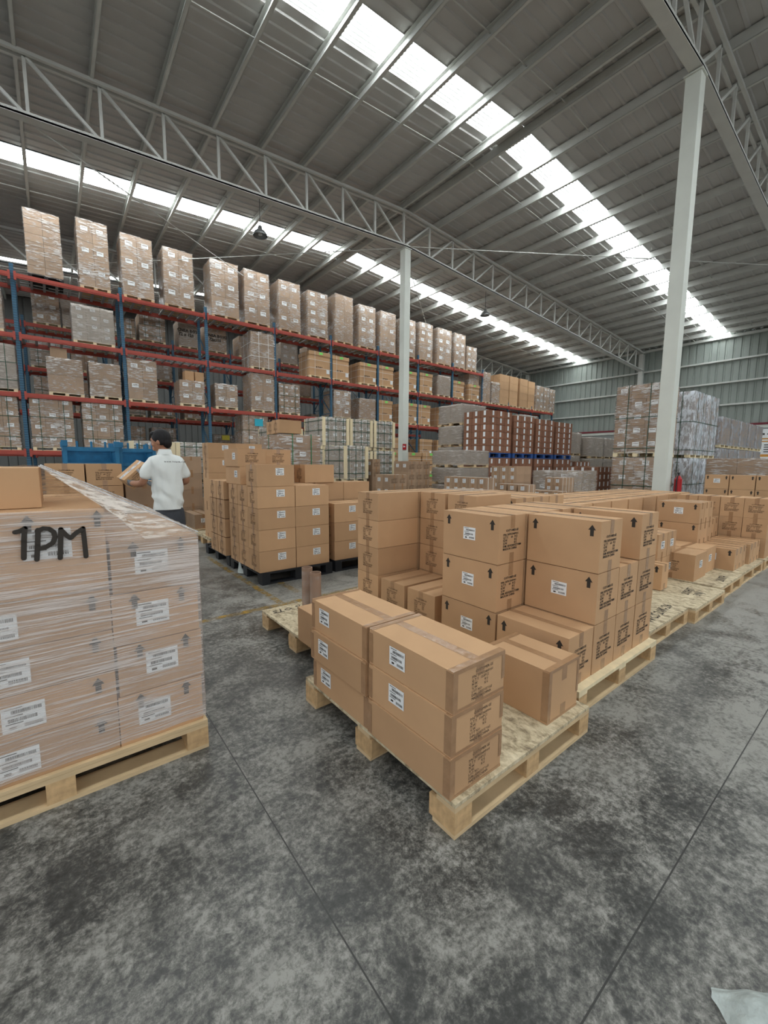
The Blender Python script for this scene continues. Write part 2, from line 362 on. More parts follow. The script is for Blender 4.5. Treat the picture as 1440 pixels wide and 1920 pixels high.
def column(x, y, h, s, label):
    t = tag(empty('steel_column', (x, y, 0)), label, 'column')
    mb = MB(); mb.box(-s/2, -s/2, 0, s/2, s/2, h); link('shaft', mb.mesh('shaft', 'white_steel', bevel=.008), t)
    mb = MB(); mb.box(-s*.72, -s*.72, 0, s*.72, s*.72, .03); link('base_plate', mb.mesh('base_plate', 'white_steel'), t)
    mb = MB(); mb.box(-s*.6, -s*.6, h, s*.6, s*.6, h+.03); link('cap_plate', mb.mesh('cap_plate', 'white_steel'), t)
    return t
column(XR, YA+.03, 9.08, .27, 'tall pale square steel column at the right, nearest the camera')
cB = column(XR, YB, 9.08, .27, 'pale square steel column in the middle, in front of the racks')
for y, lab in ((YB, 'steel wall column where the middle truss meets the ribbed back wall'), (YC, 'steel wall column where the farthest truss meets the back wall'), (YA, 'steel wall column on the back wall behind the silver wrapped loads')):
    t = tag(empty('wall_column', (X1-.3, y, 0)), lab, 'column')
    mb = MB(); mb.box(-.15, -.13, 0, -.13, .13, 8.9); mb.box(.13, -.13, 0, .15, .13, 8.9); link('flange', mb.mesh('flange', 'truss_steel'), t)
    mb = MB(); mb.box(-.13, -.008, 0, .13, .008, 8.9); link('web', mb.mesh('web', 'truss_steel'), t)
for (p, q, lab) in (((0.2, 12.3, 8.5), (10.4, 20.7, 9.2), 'thin steel brace rod crossing under the roof above the left racks'),
                    ((10.4, 12.3, 9.2), (0.2, 20.7, 8.6), 'thin steel brace rod crossing the other one above the left racks'),
                    ((10.6, 12.3, 9.2), (20.8, 20.7, 8.6), 'thin steel brace rod running from the middle column over the racks'),
                    ((20.8, 3.5, 8.5), (10.6, 12, 9.2), 'thin steel brace rod in the bay between the two tall columns')):
    tag(link('brace_rod', MB().bar(p, q, .022).mesh('brace_rod', 'truss_steel')), lab, 'rod')
for x, lab in ((5.04, 'grey bowl shaped pendant lamp hanging left of the middle column'), (15.1, 'grey bowl shaped pendant lamp hanging right of the middle column')):
    t = tag(empty('pendant_lamp', (x, YB, 7.82)), lab, 'lamp')
    mb = MB(); n = 18; b = 0
    pr_ = [(.0, .26), (.05, .26), (.07, .17), (.15, .11), (.2, .03), (.2, 0)]
    for r, z in pr_:
        for i in range(n): a = 2*math.pi*i/n; mb.v.append((r*math.cos(a), r*math.sin(a), z))
    for jn in range(len(pr_)-1):
        for i in range(n): mb.f.append((jn*n+i, jn*n+(i+1) % n, (jn+1)*n+(i+1) % n, (jn+1)*n+i)); mb.m.append(0)
    link('lamp_shade', mb.mesh('lamp_shade', 'lamp_metal', smooth=True), t)
    link('cord', MB().tube((0, 0, .26), (0, 0, 1.0), .008, 6).mesh('cord', 'black_plastic'), t)
    mb = MB().tube((0, 0, .1), (0, 0, .03), .04, 10, .06); link('bulb', mb.mesh('bulb', 'paper', smooth=True), t)
# sign on the middle column, extinguisher by the near column
t = tag(empty('extinguisher_sign', (XR-.1, YB-.145, 1.95)), 'small red sign with a white arrow on the middle column', 'sign')
link('plate', MB().box(-.05, -.004, 0, .13, .004, .22).mesh('plate', 'red_paint'), t)
mb = MB().quad((-.0, -.006, .1), (.07, -.006, .1), (.07, -.006, .14), (0, -.006, .14)); mb.quad((-.03, -.006, .12), (.01, -.006, .07), (.01, -.006, .17), (.01, -.006, .17)); link('arrow_mark', mb.mesh('arrow_mark', 'paper'), t)
t = tag(empty('fire_extinguisher', (XR+.26, YA-.21, .72)), 'red fire extinguisher beside the tall right column', 'fire extinguisher')
mb = MB().tube((0,0,0), (0,0,.42), .075, 16); mb.tube((0,0,.42), (0,0,.5), .075, 16, .03); link('cylinder_body', mb.mesh('body', 'red_paint', smooth=False), t)
link('valve', MB().tube((0,0,.5), (0,0,.56), .02, 8).box(-.08, -.01, .55, .05, .01, .57).mesh('valve', 'black_plastic'), t)
link('hose', MB().tube((-.02,0,.53), (-.1,0,.4), .012, 6).tube((-.1,0,.4), (-.1,0,.15), .012, 6).mesh('hose', 'black_plastic'), t)
link('wall_bracket', MB().box(-.09, -.09, -.03, .09, .12, 0).box(-.02, .07, .1, .02, .12, .14).mesh('bracket', 'black_plastic'), t)
# poster on the back wall
t = tag(empty('notice_board', (X1-.13, 5.5, 1.6)), 'white notice board with orange bands at the right end of the back wall', 'sign')
mb = MB().box(-.03, -1.3, 0, .0, .3, 1.95); link('panel', mb.mesh('panel', 'paper'), t)
mb = MB()
for z0, z1 in ((1.35, 1.42), (1.2, 1.26), (.36, .50)): mb.box(-.036, -1.25, z0, -.03, .16, z1)
link('orange_band', mb.mesh('band', 'poster_orange'), t)
mb = MB()
for i in range(4): mb.box(-.036, -.35, .62+.13*i, -.03, -.12, .67+.13*i)
mb.box(-.036, -1.2, 1.62, -.03, -.2, 1.68); mb.box(-.036, -.1, 1.6, -.03, .05, 1.7); link('printed_line', mb.mesh('printed_line', 'ink'), t)
# yellow floor lines
for i, (a, b_, c, d) in enumerate(((.85, 3.84, 3.3, 3.92), (1.72, 3.92, 1.79, 6.6), (2.03, 4.15, 2.10, 4.62), (-.6, 3.84, .6, 3.92))):
    structure('trim_%d' % (i+6), MB().quad((a, b_, .0015), (c, b_, .0015), (c, d, .0015), (a, d, .0015)).mesh('line', 'floor_paint'))

# ------------------------------------------------------------------ writing
def text_mesh(name, s, size, matname, align='LEFT', space=1.0, bold=0.0, res=1, shear=0):
    cu = bpy.data.curves.new('t', 'FONT'); cu.body = s; cu.size = size; cu.align_x = align; cu.space_line = space; cu.resolution_u = res; cu.offset = bold; cu.shear = shear
    o = bpy.data.objects.new('t', cu); COL.objects.link(o); bpy.context.view_layer.update()
    me = bpy.data.meshes.new_from_object(o.evaluated_get(bpy.context.evaluated_depsgraph_get()))
    bpy.data.objects.remove(o); me.name = name; me.materials.clear(); me.materials.append(MT[matname]); return me
def place_mesh(me, M):
    m2 = me.copy(); m2.transform(M); return m2
def face_matrix(face, lx, ly, zc, along=0.0, off=.0012):
    # a matrix that stands flat artwork (x right, y up) on the -Y or -X face, centred
    if face == 'Y': R = Matrix(((1,0,0,along),(0,0,-1,-ly/2-off),(0,1,0,zc),(0,0,0,1)))
    else: R = Matrix(((0,0,-1,-lx/2-off),(-1,0,0,along),(0,1,0,zc),(0,0,0,1)))
    return R
def centre(me):
    xs = [v.co.x for v in me.vertices]; ysn = [v.co.y for v in me.vertices]
    me.transform(Matrix.Translation((-(min(xs)+max(xs))/2, -(min(ysn)+max(ysn))/2, 0))); return me
def art_text(lines, size, head=None, col='ink', bold=.0):
    me = text_mesh('marking', '\n'.join(lines), size, col, 'LEFT', .92, bold)
    if head:
        h = text_mesh('marking', head, size, col, 'LEFT', 1, bold); h.transform(Matrix.Translation((size*1.3, size*1.25, 0)))
        bm = bmesh.new(); bm.from_mesh(me); bm.from_mesh(h); bm.to_mesh(me); bm.free()
    return centre(me)
ART = {
 'A': art_text(['P/N: 30701340P001', 'Q.T.Y:  150PCS', 'N.W:         KG', 'G.W:         KG', 'LOT NO:', 'DIM : 550*315*165', 'MADE IN CHINA'], .0165, 'CUSTOMER:GE'),
 'M': art_text(['P/N: 30701300P001', 'Q.T.Y:     60   PCS', 'N.W:             KG', 'G.W:             KG', 'DIM: 450X280X271MM', 'MADE IN CHINA'], .021, 'CUSTOMER:GE', bold=.0006),
 'B': art_text(['P/N: 3070130P001', 'Q.T.Y:   60  PCS', 'N.W:          KG', 'G.W:          KG', 'LOT NO:', 'DIM: 500X330X255', 'MADE IN CHINA'], .0185, 'CUSTOMER:GE', 'print_ink', .0004),
 'F': art_text(['P/N: 3070130P001', 'Q.T.Y:   60  PCS', 'N.W:          KG', 'DIM: 500X330X255', 'MADE IN CHINA'], .021, 'CUSTOMER:GE', 'print_ink', .0006),
}
def label_art(w=.105, h=.085):
    mb = MB(); mb.quad((-w/2,-h/2,0),(w/2,-h/2,0),(w/2,h/2,0),(-w/2,h/2,0), 0)
    rs = random.Random(3)
    def bars(x0, x1, y0, y1):
        x = x0
        while x < x1:
            ww = rs.choice((.0009, .0016, .0024)); mb.quad((x,y0,.0004),(x+ww,y0,.0004),(x+ww,y1,.0004),(x,y1,.0004), 1); x += ww + rs.choice((.001, .0018))
    bars(-w*.28, w*.42, h*.20, h*.34); bars(-w*.36, w*.30, -h*.12, h*.02); bars(w*.0, w*.42, -h*.40, -h*.26)
    for y in (.40, .10, -.2): mb.quad((-w*.42, h*y, .0004), (-w*.02, h*y, .0004), (-w*.02, h*(y+.035), .0004), (-w*.42, h*(y+.035), .0004), 1)
    mb.quad((-w*.34, -h*.4, .0004), (-w*.18, -h*.4, .0004), (-w*.18, -h*.3, .0004), (-w*.34, -h*.3, .0004), 1)
    return mb.mesh('label', ['paper', 'ink'])
LABEL = label_art(); LABEL_S = label_art(.075, .075)
def arrow_art(s=1.0):
    mb = MB(); w = .011*s
    mb.v += [(-w,-.03*s,0),(w,-.03*s,0),(w,.008*s,0),(-w,.008*s,0),(-.023*s,.008*s,0),(.023*s,.008*s,0),(0,.04*s,0)]
    mb.f += [(0,1,2,3),(4,5,6)]; mb.m += [0, 0]
    return mb.mesh('arrow', 'ink')
ARROW = arrow_art()

# ------------------------------------------------------------------ cartons
CT = {}
def carton_type(key, lx, ly, h, text=None, art='B', label=None, arrows=None, tape='Y', labelpos=(0, .0), matname='cardboard', htape=False, straps=False, textpos=(0,0), wrinkle=0, far=False):
    """parts: body mesh plus a list of (part name, mesh). text/label/arrows name the face (X = -X side, Y = -Y side)"""
    parts = []
    mb = MB(); mb.box(-lx/2, -ly/2, 0, lx/2, ly/2, h-.004)
    g = .0025
    if tape == 'Y': mb.box(-lx/2, -ly/2, h-.004, -g, ly/2, h); mb.box(g, -ly/2, h-.004, lx/2, ly/2, h)
    else: mb.box(-lx/2, -ly/2, h-.004, lx/2, -g, h); mb.box(-lx/2, g, h-.004, lx/2, ly/2, h)
    body = mb.mesh('carton', matname, bevel=0 if far else .0018)
    mb = MB(); t = .024; o = .0009; dr = min(.085, h*.3)
    def q4(f, a0, a1, z0, z1, e=o):
        # strip on a side face: f = 'Y-', 'Y+', 'X-', 'X+'; a = along, z = height
        if f[0] == 'Y': y = (ly/2+e)*(-1 if f[1] == '-' else 1); mb.quad((a0, y, z0), (a1, y, z0), (a1, y, z1), (a0, y, z1))
        else: x = (lx/2+e)*(-1 if f[1] == '-' else 1); mb.quad((x, a0, z0), (x, a1, z0), (x, a1, z1), (x, a0, z1))
    if tape == 'Y':
        mb.quad((-t, -ly/2-o, h+o), (t, -ly/2-o, h+o), (t, ly/2+o, h+o), (-t, ly/2+o, h+o))
        for f in ('Y-', 'Y+'): q4(f, -t, t, h-dr, h+o); q4(f, -t, t, 0, dr*.8)
        if htape:
            e = o*1.7
            for sg in (-1, 1): mb.quad((-lx/2-e, sg*(ly/2+e), h+e), (lx/2+e, sg*(ly/2+e), h+e), (lx/2+e, sg*(ly/2-.03), h+e), (-lx/2-e, sg*(ly/2-.03), h+e))
            for f in ('Y-', 'Y+'): q4(f, -lx/2, lx/2, h-.016, h+e, e); q4(f, -lx/2, lx/2, 0, .012, e)
            q4('Y-', -lx/2-e, -lx/2+.026, h*.04, h*.97, e*1.2); q4('Y-', lx/2-.018, lx/2+e, h*.3, h*.97, e*1.2)
            q4('X-', -ly/2-e, -ly/2+.036, h*.04, h*.97, e); q4('X-', ly/2-.03, ly/2+e, h*.05, h*.9, e)
    else:
        mb.quad((-lx/2-o, -t, h+o), (lx/2+o, -t, h+o), (lx/2+o, t, h+o), (-lx/2-o, t, h+o))
        for f in ('X-', 'X+'): q4(f, -t, t, h-dr, h+o); q4(f, -t, t, 0, dr*.8)
    parts.append(('packing_tape', mb.mesh('tape', 'tape')))
    if text:
        parts.append(('printed_marking', place_mesh(ART[art], face_matrix(text, lx, ly, h*(.5+textpos[1]), textpos[0]))))
    if label:
        parts.append(('shipping_label', place_mesh(LABEL_S if h < .2 and lx < .3 else LABEL, face_matrix(label, lx, ly, h*(.58+labelpos[1]), labelpos[0], .002))))
    if arrows:
        W = ly if arrows == 'X' else lx
        for s in (-1, 1):
            parts.append(('up_arrow', place_mesh(ARROW, face_matrix(arrows, lx, ly, h*.80, s*W*.39))))
    if straps:
        mb = MB(); q = .0015
        for f in (-.27, .27):
            mb.box(lx*f-.006, -ly/2-q, -.0005, lx*f+.006, ly/2+q, h+q)
        parts.append(('strapping', mb.mesh('strap', 'white_strap')))
    CT[key] = (body, parts, (lx, ly, h))
TAKEN = {}
LEVELS = ['bottom', 'second', 'third', 'fourth', 'fifth', 'sixth', 'seventh']
def carton(key, x, y, z, label, group=None, rz=0, jit=.6, name='shipping_carton'):
    if key == 'U': name = 'base_carton'
    if key[0] == 'M' or key[0] == 'Q': name = 'arrow_carton'
    body, parts, (lx, ly, h) = CT[key]
    o = link(name, body, None, (x+lx/2, y+ly/2, z), math.radians(rz + random.uniform(-jit, jit)))
    tag(o, label, 'box', group)
    for pn, me in parts: link(pn, me, o)
    return o
carton_type('A', .318, .535, .172, text='Y', art='A', label='X', labelpos=(.06, .0), tape='Y', htape=True, textpos=(.015, -.02))
carton_type('A0', .318, .535, .172, text='Y', art='A', label=None, tape='Y', htape=True, textpos=(.015, -.02))
carton_type('AL', .318, .535, .172, text=None, label='X', labelpos=(.13, .0), tape='Y', htape=True)
carton_type('M', .296, .485, .318, text='Y', art='M', label='X', arrows='X', labelpos=(.0, -.02), tape='Y')
carton_type('M0', .296, .485, .318, text='Y', art='M', arrows='X', tape='Y')
carton_type('MP', .296, .485, .318, tape='Y')
carton_type('C', .296, .39, .28, tape='Y', htape=True)
carton_type('G', .30, .48, .25, tape='Y')
carton_type('B', .495, .325, .254, text='X', art='B', tape='X')
carton_type('BL', .468, .33, .252, text='X', art='B', label='Y', labelpos=(.05, .1), tape='X')
carton_type('BP', .468, .33, .252, text='X', art='B', tape='X')
carton_type('BR', .36, .54, .225, text='Y', art='F', label='X', labelpos=(-.12, .0), tape='Y')
carton_type('N', .475, .45, .278, text='Y', art='F', label='X', arrows='X', tape='Y')
carton_type('NT', .28, .45, .278, text='X', art='F', tape='X', far=True)
carton_type('NS', .185, .47, .268, arrows='X', tape='Y', far=True)
carton_type('NSL', .185, .47, .268, label='X', arrows='X', tape='Y', far=True)
carton_type('L', .275, .47, .272, label='Y', labelpos=(0, -.05), tape='Y', far=True)
carton_type('I', .45, .46, .30, text='X', art='F', label='Y', labelpos=(0, 0), tape='X', far=True)
carton_type('K', .28, .33, .272, arrows='X', label='X', labelpos=(.02,-.15), tape='Y', far=True)
carton_type('T', .46, .27, .278, text='X', art='F', tape='X', far=True)
carton_type('R', .47, .36, .275, text='X', art='F', tape='X', far=True)
carton_type('RA', .47, .36, .275, label='X', arrows='X', tape='X', far=True)
carton_type('U', .47, .36, .555, tape='X', far=True)
carton_type('Q', .39, .385, .275, label='X', arrows='X', tape='Y', far=True)
carton_type('Q0', .39, .385, .275, arrows='X', tape='Y', far=True)
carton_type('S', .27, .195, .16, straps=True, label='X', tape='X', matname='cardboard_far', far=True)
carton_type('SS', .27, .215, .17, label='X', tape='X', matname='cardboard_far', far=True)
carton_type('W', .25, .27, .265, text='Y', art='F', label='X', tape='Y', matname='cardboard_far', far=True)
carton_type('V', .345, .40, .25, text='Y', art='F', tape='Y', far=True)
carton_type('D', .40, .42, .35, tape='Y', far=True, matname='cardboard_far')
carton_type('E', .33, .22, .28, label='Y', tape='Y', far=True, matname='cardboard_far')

# ------------------------------------------------------------------ pallets
PM = {}
def pallet_parts(lx, ly, deck='wood', style='board', h=.15, blk='wood_block'):
    k = (lx, ly, deck, style, h)
    if k in PM: return PM[k]
    out = []
    if style == 'board':      # solid board on blocks
        out.append(('deck', MB().box(0, 0, h-.018, lx, ly, h).mesh('deck', deck, bevel=.002)))
        mb = MB().box(0, 0, h-.038, lx, .1, h-.018); mb.box(0, ly/2-.05, h-.038, lx, ly/2+.05, h-.018); mb.box(0, ly-.1, h-.038, lx, ly, h-.018)
        out.append(('stringer', mb.mesh('stringer', 'wood')))
    else:
        mb = MB(); n = 7; wd = .1 if style == 'slats' else .13
        for i in range(n):
            y = (ly-wd)*i/(n-1); mb.box(0, y, h-.022, lx, y+wd, h)
        out.append(('deck_board', mb.mesh('deck_board', deck)))
        mb = MB()
        for x in (0, lx/2-.05, lx-.1): mb.box(x, 0, h-.04, x+.1, ly, h-.022)
        out.append(('stringer', mb.mesh('stringer', deck)))
    mbm = blk if deck in ('wood', 'board', 'wood_pale') else deck
    for bx in (0, lx/2-.05, lx-.1):
        for by in (0, ly/2-.07, ly-.14):
            kk = ('blk', round(h, 3), mbm)
            if kk not in PM: PM[kk] = MB().box(0, 0, .018, .1, .14, h-.038).mesh('block', mbm)
            out.append(('block', PM[kk], (bx, by, 0)))
    mb = MB()
    for y in (0, ly/2-.06, ly-.12): mb.box(0, y, 0, lx, y+.12, .018)
    out.append(('bottom_board', mb.mesh('bottom_board', 'wood' if mbm == blk else mbm)))
    PM[k] = out; return out
def pallet(x, y, lx, ly, label, deck='board', style='board', h=.15, z=0, writing=None, rz=0, group=None):
    t = tag(empty('pallet', (x, y, z), math.radians(rz)), label, 'pallet', group)
    for p in pallet_parts(lx, ly, deck, style, h):
        link(p[0], p[1], t, p[2] if len(p) > 2 else (0, 0, 0))
    if writing:
        s, size, px, py, r = writing
        me = place_mesh(centre(text_mesh('w', s, size, 'ink', bold=.0015, shear=.25)), Matrix.Translation((px, py, h+.0012)) @ Matrix.Rotation(math.radians(r), 4, 'Z'))
        link('marker_writing', me, t)
    return t
# ------------------------------------------------------------------ wrapped pallet loads
CACHE = {}
def cached(key, fn):
    if key not in CACHE: CACHE[key] = fn()
    return CACHE[key]
def film_mesh(w, d, h, matname, seed=0, bulge=.012):
    rs = random.Random(seed); nx, nz = 7, 10; mb = MB(); ring = []
    per = []
    for i in range(nx): per.append((-w/2 + w*i/nx, -d/2))
    for i in range(nx): per.append((w/2, -d/2 + d*i/nx))
    for i in range(nx): per.append((w/2 - w*i/nx, d/2))
    for i in range(nx): per.append((-w/2, d/2 - d*i/nx))
    n = len(per)
    for jn in range(nz+1):
        z = h*jn/nz
        for i, (x, y) in enumerate(per):
            c = 1 + (bulge*(1+rs.uniform(-.7, .7)))*2/max(w, d)
            mb.v.append((x*c, y*c, z + (0 if 0 < jn < nz else rs.uniform(-.008, .008))))
    for jn in range(nz):
        for i in range(n): mb.f.append((jn*n+i, jn*n+(i+1) % n, (jn+1)*n+(i+1) % n, (jn+1)*n+i)); mb.m.append(0)
    b = len(mb.v); mb.v.append((0, 0, h+.006))
    for i in range(n): mb.f.append((nz*n+i, nz*n+(i+1) % n, b)); mb.m.append(0)
    return mb.mesh('film', matname, smooth=True)
def strap_mesh(w, d, h, xs, ys, zs, matname, t=.008, over=.02):
    mb = MB(); o = over
    for x in xs: mb.box(x-t, -d/2-o, 0, x+t, -d/2-o+.003, h+o); mb.box(x-t, -d/2-o, h+o-.003, x+t, d/2+o, h+o)
    for y in ys: mb.box(-w/2-o, y-t, 0, -w/2-o+.003, y+t, h+o); mb.box(-w/2-o, y-t, h+o-.003, w/2+o, y+t, h+o)
    for z in zs:
        mb.box(-w/2-o, -d/2-o-.001, z-t, w/2+o, -d/2-o+.003, z+t); mb.box(-w/2-o-.001, -d/2-o, z-t, -w/2-o+.003, d/2+o, z+t)
    return mb.mesh('strap', matname)
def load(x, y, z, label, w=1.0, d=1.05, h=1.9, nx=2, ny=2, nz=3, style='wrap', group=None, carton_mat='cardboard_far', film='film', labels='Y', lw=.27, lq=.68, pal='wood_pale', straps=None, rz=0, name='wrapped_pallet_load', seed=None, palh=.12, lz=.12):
    """x, y = front-left corner (min X, min Y); h is the height with its pallet"""
    t = tag(empty(name, (x+w/2, y+d/2, z), math.radians(rz)), label, 'pallet load', group)
    pm = cached(('pal', round(w, 2), round(d, 2), pal, palh), lambda: MB_pallet(w, d, pal, palh)); link('pallet', pm, t)
    hh = h-palh; cw, cdp, ch = w/nx, d/ny, hh/nz
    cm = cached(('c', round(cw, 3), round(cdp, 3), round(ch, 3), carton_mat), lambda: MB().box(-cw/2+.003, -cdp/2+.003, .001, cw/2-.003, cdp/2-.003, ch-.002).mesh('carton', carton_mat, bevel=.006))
    lm = None
    if labels:
        def mk():
            mb = MB(); s = min(lw, cw*.45); q = s*lq
            def st(face, a, zc):
                if face == 'Y':
                    mb.quad((a-s/2, -cdp/2-.004, zc-q/2), (a+s/2, -cdp/2-.004, zc-q/2), (a+s/2, -cdp/2-.004, zc+q/2), (a-s/2, -cdp/2-.004, zc+q/2), 0)
                    for k in ((.1,) if lq < 1 else ()): mb.quad((a-s*.36, -cdp/2-.006, zc+q*k), (a+s*.34, -cdp/2-.006, zc+q*k), (a+s*.34, -cdp/2-.006, zc+q*(k+.12)), (a-s*.36, -cdp/2-.006, zc+q*(k+.12)), 1)
                else:
                    mb.quad((-cw/2-.004, a-s/2, zc-q/2), (-cw/2-.004, a+s/2, zc-q/2), (-cw/2-.004, a+s/2, zc+q/2), (-cw/2-.004, a-s/2, zc+q/2), 0)
                    for k in ((.1,) if lq < 1 else ()): mb.quad((-cw/2-.006, a-s*.36, zc+q*k), (-cw/2-.006, a+s*.34, zc+q*k), (-cw/2-.006, a+s*.34, zc+q*(k+.12)), (-cw/2-.006, a-s*.36, zc+q*(k+.12)), 1)
            if 'Y' in labels: st('Y', 0, ch*.62)
            if 'X' in labels: st('X', 0, ch*.62)
            return mb.mesh('label', ['paper', 'print_ink'])
        lm = cached(('l', round(cw, 3), round(cdp, 3), round(ch, 3), labels, lw), mk)
    for k in range(nz):
        for i in range(nx):
            for jn in range(ny):
                if i > 0 and jn > 0 and k < nz-1: continue
                c = link('carton', cm, t, (-w/2+cw*(i+.5), -d/2+cdp*(jn+.5), palh+ch*k))
                if lm and ((jn == 0 and 'Y' in labels) or (i == 0 and 'X' in labels)):
                    if style == 'x' or random.random() < .9: link('shipping_label', lm, c, (0, 0, 0) if style == 'x' else (random.uniform(-.07, .07)*cw if 'Y' in labels else 0, 0, random.uniform(-.06, .06)*ch))
    if film:
        s = seed if seed is not None else random.randint(0, 3)
        link('stretch_film', cached(('f', round(w, 2), round(d, 2), round(hh, 2), film, s), lambda: film_mesh(w, d, hh+.05, film, s)), t, (0, 0, palh-.04))
    if straps:
        xs, ys, zs, sm = straps
        link('strapping', cached(('s', round(w, 2), round(d, 2), round(hh, 2), str(straps)), lambda: strap_mesh(w, d, h, [v*w for v in xs], [v*d for v in ys], [v*h for v in zs], sm)), t)
    return t
def MB_pallet(w, d, m, h):
    mb = MB(); x0, y0 = -w/2, -d/2
    mb.box(x0, y0, h-.025, w/2, d/2, h-.004); mb.box(x0, y0, 0, w/2, y0+.1, .018); mb.box(x0, -.05, 0, w/2, .05, .018); mb.box(x0, d/2-.1, 0, w/2, d/2, .018)
    for bx in (x0, -.05, w/2-.1):
        for by in (y0, -.06, d/2-.12): mb.box(bx, by, .018, bx+.1, by+.12, h-.025)
    return mb.mesh('pallet', m)
def crate(x, y, z, label, w=1.0, d=1.1, h=1.15, group=None, green=True):
    t = tag(empty('crate_load', (x+w/2, y+d/2, z)), label, 'crate', group)
    link('pallet', cached(('pal', w, d, 'wood_pale', .12), lambda: MB_pallet(w, d, 'wood_pale', .12)), t)
    link('body', cached(('cb', w, d, h), lambda: MB().box(-w/2+.02, -d/2+.02, .12, w/2-.02, d/2-.02, h-.16).mesh('body', 'cardboard', bevel=.01)), t)
    link('lid', cached(('cl', w, d, h), lambda: MB().box(-w/2, -d/2, h-.17, w/2, d/2, h).mesh('lid', 'cardboard', bevel=.01)), t)
    link('strapping', cached(('cs', w, d, h), lambda: strap_mesh(w-.03, d-.03, h, [-.25*w], [-.2*d, .2*d], [.38*h, .68*h], 'white_strap', .006, .018)), t)
    if green: link('green_label', cached(('cg', w, d, h), lambda: MB().box(-.06, -d/2-.004, h-.12, .12, -d/2, h-.02).mesh('lab', 'green_label')), t)
    link('shipping_label', cached(('cw', w, d, h), lambda: MB().box(w*.28, -d/2+.012, h*.22, w*.28+.16, -d/2+.02, h*.22+.18).mesh('lab', 'paper')), t)
    def pm():
        mb = MB()
        for i in range(4): mb.box(-.22+.09*i, -d/2+.014, h*.40+.02*(i % 2), -.17+.09*i, -d/2+.02, h*.40+.06)
        return mb.mesh('p', 'ink')
    link('printed_marking', cached(('cp', w, d, h), pm), t)
    return t

# ------------------------------------------------------------------ pallet racks
RX0, BAY, NB = -3.4, 2.8, 12
LV = [1.77, 3.55, 5.32, 7.09]
def rack(yf, dep, label, levels_by_bay, nb):
    t = tag(empty('pallet_rack', (0, yf, 0)), label, 'pallet rack')
    for b in range(nb+1):
        x = RX0+BAY*b
        lv = max(levels_by_bay(min(b, nb-1)), levels_by_bay(max(b-1, 0)))
        top = LV[lv-1]+.28
        um = cached(('up', top), lambda: MB().box(-.05, -.04, 0, .05, .04, top).mesh('upright', 'rack_blue'))
        link('upright', um, t, (x, .04, 0)); link('upright', um, t, (x, dep-.04, 0))
        def br():
            mb = MB(); z = .2; s = 1
            while z+.9 < top: mb.bar((0, .05 if s > 0 else dep-.05, z), (0, dep-.05 if s > 0 else .05, z+.9), .035); mb.bar((0, .05, z), (0, dep-.05, z), .03); z += .9; s = -s
            return mb.mesh('brace', 'rack_blue')
        link('frame_brace', cached(('br', top, dep), br), t, (x, 0, 0))
    def bm_():
        mb = MB().box(.05, -.05, -.14, BAY-.05, .0, 0); mb.box(.04, -.055, -.2, .1, .0, .05); mb.box(BAY-.1, -.055, -.2, BAY-.04, .0, .05); mb.box(.05, -.056, -.10, BAY-.05, -.05, -.04)
        return mb.mesh('beam', 'rack_red')
    beam = cached('beam', bm_)
    def dk():
        mb = MB()
        for i in range(9):
            x = .12 + (BAY-.24)*i/8; mb.box(x-.035, 0, -.06, x+.035, dep, -.012)
        for i in range(4): y = dep*(i+.5)/4; mb.box(.06, y-.01, -.012, BAY-.06, y+.01, -.004)
        return mb.mesh('deck', 'galvanised')
    deck = cached(('deck', dep), dk)
    for b in range(nb):
        for k in range(levels_by_bay(b)):
            x = RX0+BAY*b
            link('load_beam', beam, t, (x, 0, LV[k])); link('load_beam', beam, t, (x, dep+.05, LV[k])); link('deck_support', deck, t, (x, 0, LV[k]))
    return t
FY = 17.46
rack(FY, 1.1, 'long blue and red pallet rack with four levels of loads, the front one', lambda b: 4 if RX0+BAY*b < 21 else 3, 12)
rack(23.15, 1.1, 'second blue and red pallet rack seen through the gaps behind the front one', lambda b: 4, 9)

ORD = ['first', 'second', 'third', 'fourth', 'fifth', 'sixth', 'seventh', 'eighth', 'ninth', 'tenth', 'eleventh', 'twelfth', 'thirteenth', 'fourteenth', 'fifteenth', 'sixteenth', 'seventeenth']
# top level of the front rack: (right edge X, width, top z, tiers, label position)
TOPROW = [(-1.05, 1.0, 9.2, 4, 'Y'), (.66, .88, 9.08, 8, None), (1.93, .84, 9.24, 3, 'Y'), (3.25, .95, 9.18, 3, 'Y'), (4.60, 1.0, 9.14, 3, 'Y'), (6.30, 1.05, 9.22, 3, 'Y'), (7.60, 1.05, 9.2, 3, 'Y'),
          (9.03, 1.0, 9.18, 3, 'Y'), (10.42, 1.0, 9.10, 5, 'Y'), (11.83, .98, 9.3, 3, None), (13.2, 1.0, 9.14, 4, 'Y'), (14.53, 1.0, 9.12, 3, 'Y'), (15.92, 1.0, 9.08, 4, 'Y'), (17.25, 1.0, 9.14, 5, 'Y'), (18.8, 1.15, 9.12, 4, 'Y'), (20.03, .95, 9.1, 4, 'Y'), (21.1, .9, 8.55, 4, 'Y')]
for i, (xr, wd, zt, nz_, lb) in enumerate(TOPROW):
    load(xr-wd, FY+.0, LV[3], '%s shrink-wrapped stack%s, %s from the left on the rack top' % ('tall' if i < 16 else 'shorter', ' with white labels' if lb else ' without labels', ORD[i]), wd, 1.0, zt-LV[3], 2, 2, nz_, labels=lb, group='wrapped stacks on the top rack level', pal='black_gap' if i == 1 else 'wood', seed=i % 4)
